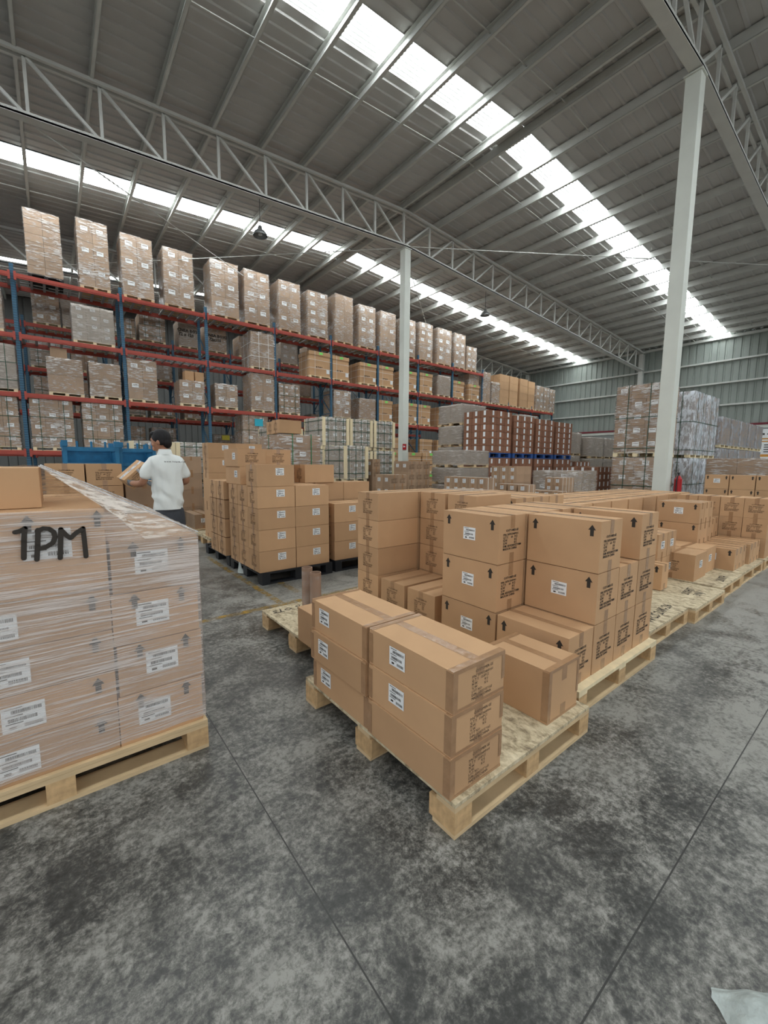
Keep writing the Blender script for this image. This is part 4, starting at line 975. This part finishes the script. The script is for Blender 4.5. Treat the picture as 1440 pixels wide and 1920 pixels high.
# stack left of the middle: two kinds of small cartons
small_group(6.9, 7.75, 2, 3, 1.50, 'W', 'the brown stack below the middle column', nx=3, step=.275)
small_group(6.0, 7.35, 2, 2, 1.18, 'W', 'the lower brown stack left of it', nx=2, step=.275)
small_group(6.62, 8.85, 4, 2, 1.55, 'W', 'the brown row behind the lower stack', nx=1, step=.275)

# ------------------------------------------------------------------ big floor loads in the middle and right
def redload(x, y, z, h, lab, nx=4, seed=0):
    return load(x, y, z, lab, 1.05, .9, h, nx, 3, 6, style='x', carton_mat='cardboard_red', film=None, labels='YX', lw=.075, lq=1.7, pal='blue_plastic' if z > 1 else 'wood', palh=.14, group='red-brown carton loads')
for i, (x, h) in enumerate(((9.46, 1.30), (10.62, 1.24), (11.78, 1.22), (12.94, 1.2))):
    redload(x, 7.32, 0, 1.62, 'red-brown carton load on the floor, %s from the left of the red-brown row' % ORD[i], 3)
    redload(x, 7.32, 1.622, h, 'red-brown carton load on a blue pallet, %s from the left, stacked on another' % ORD[i], 3)
redload(14.1, 7.2, 0, 1.55, 'red-brown carton load on the floor right of the blue-pallet stacks')
redload(12.2, 5.55, 0, 1.38, 'wrapped red-brown load left of the tall strapped pair')
for i, (x, y, n, h, lab) in enumerate(((8.05, 7.05, 4, .45, 'near grey stack left of the red-brown loads'), (10.0, 8.75, 5, .66, 'tall grey stack behind the red-brown loads'), (14.3, 8.3, 3, .90, 'first far grey stack right of the red-brown loads'), (15.5, 8.3, 3, .90, 'second far grey stack right of the red-brown loads'), (16.8, 8.0, 3, .85, 'third far grey stack right of the red-brown loads'), (18.0, 8.0, 3, .85, 'fourth far grey stack right of the red-brown loads'), (19.2, 8.0, 3, .85, 'last far grey stack right of the red-brown loads'), (11.3, 8.75, 4, .72, 'grey stack behind the second red-brown load'), (13.0, 8.75, 4, .8, 'grey stack behind the fourth red-brown load'))):
    for k in range(n):
        load(x, y, h*k, '%s grey wrapped load of the %s' % (['lowest', 'second', 'third', 'fourth', 'fifth'][k], lab), 1.1, 1.0, h-.02, 3, 2, 1, carton_mat='cardboard_grey', film='film_grey', labels=None, palh=.1, pal='wood', seed=k, group='grey wrapped stacks')
load(10.1, 5.15, 0, 'dome-shaped clear-wrapped load of grey-brown cartons in front of the red-brown row', 1.15, 1.15, 1.28, 3, 2, 4, carton_mat='cardboard_grey', film='film', labels='X', lw=.14)
# tall strapped pair and its neighbours
GB = ((-.2, .25), (-.25, .22), (.12, .55), 'green_strap')
for i, (x, lab) in enumerate(((12.0, 'left of the tall right column'), (14.1, 'right of the tall right column'), (15.35, 'second right of the tall right column'))):
    y = 4.0 if i == 0 else 3.93
    load(x, y, 0, 'lower wrapped load of the tall two-high stack %s' % lab, 1.1, 1.1, 1.64, 3, 2, 4, labels='X', straps=GB, lw=.2, film='film_glare' if i else 'film')
    load(x, y, 1.66, 'upper wrapped load of the tall two-high stack %s' % lab, 1.1, 1.1, 1.84, 3, 3, 5, labels='X', straps=GB, lw=.2, film='film_glare' if i else 'film')
for i in range(5):
    for k in range(3): load(17.3+1.22*i, 4.0, 1.02*k, '%s silver wrapped load, %s along the row at the far right' % (['lowest', 'middle', 'top'][k], ORD[i]), 1.1, 1.1, .99, 2, 2, 3, labels=None, film='film_far', carton_mat='cardboard_far', group='silver wrapped loads at the far right', seed=k)
load(13.2, 2.05, 0, 'flat-cartoned brown wrapped load behind the arrow cartons at the right', 1.1, 1.25, 1.62, 2, 2, 8, labels=None, film='film')
load(14.5, 1.0, 0, 'glare-whitened wrapped load at the right picture edge behind the arrow cartons', 1.1, 1.0, 1.6, 2, 2, 3, labels=None, film='film_glare')
# clear wrapped load with bright green straps
t = load(3.42, 7.5, 0, 'clear-wrapped load with bright green straps behind the big carton block', .86, 1.05, 1.98, 1, 2, 7, labels='Y', straps=((-.22, .25), (.0,), (.62,), 'green_strap_bright'), lw=.14, carton_mat='cardboard_far', film='film')
for i, (x, y) in enumerate(((3.42, 7.55), (3.50, 8.0))): carton('BP', x, y, 2.01, ['nearer', 'farther'][i] + ' loose carton on top of the clear-wrapped load with green straps')
for i, x in enumerate((2.75, 3.05)):
    for k in range(3): pass
# wooden cornered crates
def cornered(x, y, z, lab, w=.82, h=.88, d=1.0):
    t = load(x, y, z, lab, w, d, h, 3, 2, 4, labels='Y', carton_mat='cardboard_grey', straps=((-.3, 0, .3), (-.3, .3), (.25, .6, .9), 'green_strap'), lw=.17, film='film_crate', group='loads with pale wooden corner boards')
    cb = cached(('corner', h), lambda: MB().box(-.045, -.016, .1, .045, .016, h).mesh('b', 'wood_pale'))
    for sx in (-1, 1):
        for sy in (-1, 1): link('corner_board', cb, t, (sx*(w/2-.03), sy*(d/2+.03), 0))
    return t
cn3 = ['bottom', 'middle', 'top']
for i, x in enumerate((5.98, 6.90, 7.78)):
    for k in range(3):
        cornered(x, 10.35, .915*k, '%s strapped load with wooden corners, %s of the three-high row left of the middle column' % (cn3[k], ['left', 'middle', 'right'][i]), .80 if i else .86, .893)
cornered(5.3, 12.2, 0, 'lower strapped load with wooden corners behind the left one of the row', 1.0, 1.24); cornered(5.3, 12.2, 1.262, 'upper strapped load with wooden corners behind the left one of the row', 1.0, 1.25)
cornered(5.75, 8.9, .0, 'lower strapped load with wooden corners standing in front of the row', .72, .92, .9); cornered(5.75, 8.9, .942, 'upper strapped load with wooden corners standing in front of the row', .72, .93, .9)
for i, x in enumerate((1.30, 2.20, 3.10)):
    for k in range(2): cornered(x, 10.35, .95*k, '%s strapped load with wooden corners, %s of the group behind the worker' % (['lower', 'upper'][k], ['left', 'middle', 'right'][i]), .86, .928)
for i, x in enumerate((9.0, 10.75, 11.85, 12.95)):
    crate(x, 13.6, 0, 'lower brown lidded crate on the floor behind the middle column, %s from the left' % ORD[i], 1.05, 1.1, .965, 'floor crates behind the middle column'); crate(x, 13.6, .985, 'upper brown lidded crate on the floor behind the middle column, %s from the left' % ORD[i], 1.05, 1.1, .93, 'floor crates behind the middle column')
# blue steel stillages
def stillage(x, y, z, w, d, h, lab):
    t = tag(empty('steel_bin', (x, y, z)), lab, 'steel bin')
    post = cached(('post', h), lambda: MB().box(-.03, -.03, 0, .03, .03, h).box(-.045, -.045, h-.07, .045, .045, h+.03).mesh('post', 'blue_steel'))
    for a in (.03, w-.03):
        for b_ in (.03, d-.03): link('corner_post', post, t, (a, b_, 0))
    def rails():
        mb = MB()
        for z_ in (.1, h*.52, h-.14):
            mb.box(.06, .005, z_, w-.06, .045, z_+.06); mb.box(.06, d-.045, z_, w-.06, d-.005, z_+.06); mb.box(.005, .06, z_, .045, d-.06, z_+.06); mb.box(w-.045, .06, z_, w-.005, d-.06, z_+.06)
        return mb.mesh('rail', 'blue_steel')
    link('rail_frame', cached(('rail', w, d, h), rails), t)
    link('side_panel', cached(('pan', w, d, h), lambda: MB().box(.05, .025, .12, w-.05, .03, h*.56).box(.05, d-.03, .12, w-.05, d-.025, h-.12).box(.025, .05, .12, .03, d-.05, h-.12).box(w-.03, .05, .12, w-.025, d-.05, h-.12).box(.03, .03, .09, w-.03, d-.03, .11).mesh('pan', 'blue_steel')), t)
    mb = MB()
    for i in range(3): mb.tube((w*(.25+.25*i), .02, h-.09), (w*(.25+.25*i), .02, h+.02), .018, 8)
    link('lug', mb.mesh('lug', 'blue_steel'), t)
stillage(.14, 9.0, 0, .82, 1.0, .88, 'lower blue steel bin behind the left carton stack'); stillage(.14, 9.0, .91, .82, 1.0, .86, 'upper left blue steel bin behind the left carton stack')
stillage(.98, 9.25, 0, .62, .95, .88, 'lower blue steel bin partly behind the left pair'); stillage(.98, 9.25, .91, .62, .95, .86, 'upper right blue steel bin just left of the worker')
# cartons behind the wrapped pallet, left of the worker
pallet(-.15, 5.72, 1.15, 1.0, 'pallet under the text-sided cartons left of the worker', style='slats')
for i, x in enumerate((-.075, .285)):
    for k in range(5): carton('V', x, 5.77, .15+.2545*k, '%s text-sided carton of the %s column behind the wrapped pallet' % (LEVELS[k], cn[i]), group='text-sided cartons left of the worker')
for k in range(3): carton('D', .655, 5.80, .15+.315*k if False else .15+.352*k-.0, '%s plain carton of the stack the worker is loading' % LEVELS[k])
# pallet right of the worker
pallet(2.05, 8.43, 1.1, 1.5, 'wooden pallet under the plain carton columns right of the worker', deck='wood', style='slats')
for i in range(4): carton('E', 2.07, 8.49+.225*i, .15, '%s from the front of the low row of thin cartons right of the worker' % ORD[i])
for i, x in enumerate((2.08, 2.66)):
    for k in range(4): carton('D', x, 9.42, .15+.352*k, '%s plain carton of the %s tall column right of the worker' % (LEVELS[k], cn[i]), group='plain tall columns right of the worker')
carton('E', 2.42, 8.95, .15, 'small carton supporting another beside the low row right of the worker'); carton('E', 2.41, 8.95, .432, 'small carton standing above the low row right of the worker')
# cartons stacked behind the big block
pallet(2.0, 7.3, 1.2, .95, 'wooden pallet under the cartons behind the big block', style='slats')
for i, x in enumerate((2.05, 2.52)):
    carton('U', x, 7.35, .15, '%s tall carton low behind the big block' % cn[i]); carton('U', x, 7.35, .707, '%s tall carton in the middle behind the big block' % cn[i]); 
    for k in range(2): carton('BL', x, 7.35, 1.264+.254*k, '%s %s carton rising behind the big block, left of the green-strapped load' % (['lower', 'upper'][k], cn[i]))

# ------------------------------------------------------------------ the worker
PC = Vector((.957, 5.005, 0))
fwd = Vector((-.10, .995, 0)).normalized(); side = Vector((fwd.y, -fwd.x, 0))   # side = towards his right hand
def P(r, f, z): return PC + side*r*.84 + fwd*f + Vector((0, 0, z))
def skin_mesh(nodes_, edges, sub=2):
    me = bpy.data.meshes.new('s'); me.from_pydata([tuple(n[0]) for n in nodes_], edges, [])
    o = bpy.data.objects.new('s', me); COL.objects.link(o)
    md = o.modifiers.new('k', 'SKIN'); md.use_smooth_shade = True; md.use_x_symmetry = False
    for i, n in enumerate(nodes_):
        r = n[1]; me.skin_vertices[0].data[i].radius = r if isinstance(r, tuple) else (r, r)
    me.skin_vertices[0].data[0].use_root = True
    s = o.modifiers.new('u', 'SUBSURF'); s.levels = sub; s.render_levels = sub
    bpy.context.view_layer.update()
    out = bpy.data.meshes.new_from_object(o.evaluated_get(bpy.context.evaluated_depsgraph_get())); bpy.data.objects.remove(o); return out
def fuse(meshes, name, matname, voxel=.008, smooth=4):
    bm = bmesh.new()
    for m_ in meshes: bm.from_mesh(m_)
    me = bpy.data.meshes.new(name); bm.to_mesh(me); bm.free()
    o = bpy.data.objects.new('f', me); COL.objects.link(o)
    r = o.modifiers.new('r', 'REMESH'); r.mode = 'VOXEL'; r.voxel_size = voxel; r.use_smooth_shade = True
    s = o.modifiers.new('s', 'SMOOTH'); s.iterations = smooth; s.factor = .5
    bpy.context.view_layer.update()
    out = bpy.data.meshes.new_from_object(o.evaluated_get(bpy.context.evaluated_depsgraph_get())); bpy.data.objects.remove(o)
    out.name = name; out.materials.clear(); out.materials.append(MT[matname]); return out
def ellip(c, rx, ry, rz, R=None, nu=20, nv=14, fn=None):
    mb = MB()
    for i in range(nv+1):
        th = math.pi*i/nv
        for jn in range(nu):
            ph = 2*math.pi*jn/nu; p = Vector((math.sin(th)*math.cos(ph), math.sin(th)*math.sin(ph), math.cos(th)))
            if fn: p = fn(p)
            p = Vector((p.x*rx, p.y*ry, p.z*rz))
            if R: p = R @ p
            mb.v.append(tuple(c+p))
    for i in range(nv):
        for jn in range(nu): mb.f.append((i*nu+jn, i*nu+(jn+1) % nu, (i+1)*nu+(jn+1) % nu, (i+1)*nu+jn)); mb.m.append(0)
    return mb.mesh('e', 'skin', smooth=True)
# head turned left (about 55 degrees from straight ahead) and a little down
hd = (Matrix.Rotation(math.radians(52), 3, 'Z') @ fwd).normalized(); hs_ = Vector((hd.y, -hd.x, 0)); hu = (Vector((0, 0, 1)) + hd*.16).normalized(); hf = hs_.cross(hu)*-1
hf = hu.cross(hs_).normalized()
if hf.dot(hd) < 0: hf = -hf
HC = P(-.035, .055, 1.665)
def H(s, f, u): return HC + hs_*s + hf*f + hu*u
RH = Matrix((hs_, hf, hu)).transposed()
def headfn(p):
    q = p.copy()
    if q.z < 0: q.x *= 1-.28*(-q.z); q.y *= 1-.10*(-q.z)
    if q.y > 0: q.y *= .96
    return q
eL, eR = P(-.275, .03, 1.215), P(.255, .03, 1.225)
hL, hR = P(-.30, .47, 1.215), P(-.02, .43, 1.18)
body_nodes = [(P(0, 0, .95), (.115, .085)), (P(0, .0, 1.12), (.115, .085)), (P(0, .0, 1.32), (.12, .085)), (P(0, .0, 1.42), (.08, .055)), (P(-.01, .015, 1.53), .060), (P(-.025, .04, 1.60), .056),
    (P(-.155, 0, 1.44), .042), (P(-.235, .012, 1.33), .044), (eL, .042), (P(-.30, .22, 1.205), .038), (P(-.30, .38, 1.21), .028),
    (P(.155, 0, 1.44), .042), (P(.222, .012, 1.33), .044), (eR, .042), (P(.15, .2, 1.20), .038), (P(.02, .36, 1.18), .028),
    (P(-.10, 0, .86), .085), (P(-.11, .01, .5), .062), (P(-.12, -.01, .1), .042), (P(-.12, .12, .045), .04),
    (P(.10, 0, .86), .085), (P(.12, .02, .5), .062), (P(.14, -.01, .1), .042), (P(.15, .12, .045), .04)]
body_edges = [(0,1),(1,2),(2,3),(3,4),(4,5),(3,6),(6,7),(7,8),(8,9),(9,10),(3,11),(11,12),(12,13),(13,14),(14,15),(0,16),(16,17),(17,18),(18,19),(0,20),(20,21),(21,22),(22,23)]
man_parts = [skin_mesh(body_nodes, body_edges)]
man_parts.append(ellip(HC, .074, .094, .118, RH, fn=headfn))
man_parts.append(ellip(H(0, .078, -.010), .014, .022, .026, RH)); man_parts.append(ellip(H(0, .070, -.068), .030, .026, .026, RH)); man_parts.append(ellip(H(0, .086, -.05), .020, .008, .006, RH)); man_parts.append(ellip(H(0, .076, .03), .05, .014, .012, RH))
for s in (-1, 1): man_parts.append(ellip(H(s*.074, -.008, -.012), .010, .020, .032, RH)); man_parts.append(ellip(H(s*.045, .06, -.03), .02, .02, .02, RH))
def hand(wrist, d, palm_n, thumb_side, curl, r=1.0):
    """five separate fingers rooted in a palm"""
    d = d.normalized(); across = d.cross(palm_n).normalized()
    ms = [ellip(wrist + d*.045, .048, .054, .026, Matrix((across, d, palm_n)).transposed())]
    for i, (o_, L_) in enumerate(((-.030, .072), (-.010, .082), (.010, .078), (.029, .062))):
        a = wrist + d*.075 + across*o_*thumb_side*-1
        p1 = a + d*L_*.42 + palm_n*curl*.012; p2 = p1 + (d*.75 + palm_n*curl*.9)*L_*.34; p3 = p2 + (d*.25 + palm_n*curl*1.1)*L_*.28
        ms.append(skin_mesh([(a - d*.02, .0105*r), (a, .010*r), (p1, .0095*r), (p2, .0088*r), (p3, .0078*r)], [(0,1),(1,2),(2,3),(3,4)], 1))
    a = wrist + d*.02 - across*thumb_side*.030*-1*-1
    b1 = a - across*thumb_side*.03 + d*.03 + palm_n*.01*curl; b2 = b1 + d*.03 + palm_n*.022*curl
    ms.append(skin_mesh([(a, .013), (b1, .0115), (b2, .0095)], [(0,1),(1,2)], 1))
    return ms
person = tag(empty('person', (0, 0, 0)), 'worker in a white polo shirt and grey gloves, seen from behind, lifting a small carton', 'person')
link('body', fuse(man_parts, 'body', 'skin', .007, 3), person)
pl_n = Vector((0, 0, 1))
for (wr, d, n_, ts, nm) in ((P(-.30, .37, 1.21), P(-.33, .49, 1.205)-P(-.30, .37, 1.21), (side*.75+Vector((0, 0, .65))).normalized(), 1, 'left'), (P(.02, .35, 1.18), P(-.06, .45, 1.17)-P(.02, .35, 1.18), Vector((0, 0, 1)), -1, 'right')):
    ms = hand(wr, d, n_, ts, 1.0, 1.25) + [skin_mesh([(wr - d.normalized()*.05, .034), (wr + d.normalized()*.03, .033)], [(0, 1)], 2)]
    link('glove', fuse(ms, 'glove', 'glove', .0045, 2), person)
# polo shirt: torso and short sleeves
sh = [(P(0, 0, .86), (.168, .132)), (P(0, 0, .97), (.170, .132)), (P(0, .0, 1.2), (.166, .125)), (P(0, -.005, 1.35), (.166, .125)), (P(0, -.005, 1.46), (.128, .095)), (P(0, .015, 1.515), (.085, .072)),
      (P(-.16, 0, 1.448), .060), (P(-.236, .012, 1.34), .058), (P(-.268, .02, 1.25), .064), (P(.16, 0, 1.448), .060), (P(.222, .012, 1.34), .058), (P(.25, .02, 1.255), .062)]
me = fuse([skin_mesh(sh, [(0,1),(1,2),(2,3),(3,4),(4,5),(4,6),(6,7),(7,8),(4,9),(9,10),(10,11)], 2)], 'polo_shirt', 'shirt', .012, 3)
rs = random.Random(4)
from mathutils import noise as mnoise
for v in me.vertices:
    p = v.co; n1 = mnoise.noise(Vector((p.x*7+p.z*3, p.y*7, p.z*4.5))); n2 = mnoise.noise(Vector((p.x*16, p.y*16, p.z*9+p.x*12)))
    d = Vector((p.x-PC.x, p.y-PC.y, 0)); 
    if d.length > 0: v.co += d.normalized()*(n1*.013+n2*.011 + .007*math.sin(p.z*34+p.x*21+n1*5)*max(0, min(1, (1.32-p.z)*4)))
bm = bmesh.new(); bm.from_mesh(me)
bmesh.ops.bisect_plane(bm, geom=list(bm.verts)+list(bm.edges)+list(bm.faces), plane_co=(0, 0, .935), plane_no=(0, 0, 1), clear_inner=True)
bm.to_mesh(me); bm.free()
shirt = link('polo_shirt', me, person)
cps = []
mb = MB(); n = 26
for k, (z, rx, ry) in enumerate(((1.515, .083, .078), (1.545, .073, .070), (1.578, .066, .066), (1.580, .070, .070), (1.545, .082, .080), (1.522, .093, .088))):
    for i in range(n): a = 2*math.pi*i/n; c = P(rx*math.cos(a), .022+ry*math.sin(a), z-(.02 if math.sin(a) > .5 else 0)); mb.v.append(tuple(c))
for k in range(5):
    for i in range(n): mb.f.append((k*n+i, k*n+(i+1) % n, (k+1)*n+(i+1) % n, (k+1)*n+i)); mb.m.append(0)
link('collar', mb.mesh('collar', 'shirt', smooth=True), person)
me = centre(text_mesh('w', 'W.W.W. TOSQUAL.COM', .019, 'ink', bold=.0006))
bk = P(.05, -.152, 1.445)
Rm = Matrix((side, Vector((0, 0, 1)), -fwd)).transposed().to_4x4(); Rm.translation = bk
me.transform(Rm); link('printed_back_text', me, person)
# hair
def hairfn(p):
    q = p.copy(); return q
hm = [ellip(H(0, -.018, .030), .084, .098, .103, RH, 26, 18), ellip(H(0, -.062, -.018), .066, .050, .068, RH), ellip(H(0, .045, .088), .058, .044, .030, RH), ellip(H(-.060, -.03, -.005), .022, .035, .045, RH), ellip(H(.060, -.03, -.005), .022, .035, .045, RH)]
for i in range(0):
    th = rs.uniform(0, 2*math.pi); u_ = rs.uniform(.1, 1); c = H(math.sin(th)*.078*math.sqrt(1-u_*u_*.8), -.02+math.cos(th)*.09*math.sqrt(1-u_*u_*.8), .03+.095*u_)
    hm.append(ellip(c, .012, .014, .026, RH, 8, 6))
hme = fuse(hm, 'hair', 'hair', .005, 3)
bm = bmesh.new(); bm.from_mesh(hme)
bm.to_mesh(hme); bm.free(); link('hair', hme, person)
# trousers, belt line, shoes
tr = [(P(0, 0, 1.04), (.150, .115)), (P(0, 0, .88), (.150, .118)), (P(-.10, 0, .80), .098), (P(-.11, .012, .5), .080), (P(-.12, -.008, .12), .068), (P(.10, 0, .80), .098), (P(.12, .022, .5), .080), (P(.14, -.008, .12), .068)]
link('trousers', fuse([skin_mesh(tr, [(0,1),(1,2),(2,3),(3,4),(1,5),(5,6),(6,7)], 2)], 'trousers', 'trouser', .012, 2), person)
for x in (-.12, .145):
    R3 = Matrix((side, fwd, Vector((0, 0, 1)))).transposed()
    a_ = ellip(P(x, .07, .045), .052, .14, .045, R3); b_ = ellip(P(x, -.01, .07), .048, .07, .07, R3)
    link('shoe', fuse([a_, b_], 'shoe', 'shoe', .008, 2), person)
# the small carton he lifts
hb = tag(empty('shipping_carton', tuple(P(-.215, .50, 1.30))), 'small tilted carton with clear tape held by the worker', 'box')
zax = (Vector((0, 0, 1))*.72 - side*.66 - fwd*.22).normalized(); xax = (side*.74 + Vector((0, 0, 1))*.66); xax = (xax - zax*xax.dot(zax)).normalized(); yax = zax.cross(xax)
hb.rotation_euler = Matrix((xax, yax, zax)).transposed().to_euler()
link('body', MB().box(-.145, -.10, -.075, .145, .10, .075).mesh('body', 'cardboard', bevel=.003), hb)
link('packing_tape', MB().box(-.146, -.022, .05, .146, .022, .0765).box(.02, -.102, -.05, .05, -.1, .076).mesh('tape', 'film_glare'), hb)
me = place_mesh(ART['F'], Matrix.Translation((-.02, -.1015, 0)) @ Matrix.Rotation(math.pi/2, 4, 'X') @ Matrix.Scale(.8, 4)); link('printed_marking', me, hb)
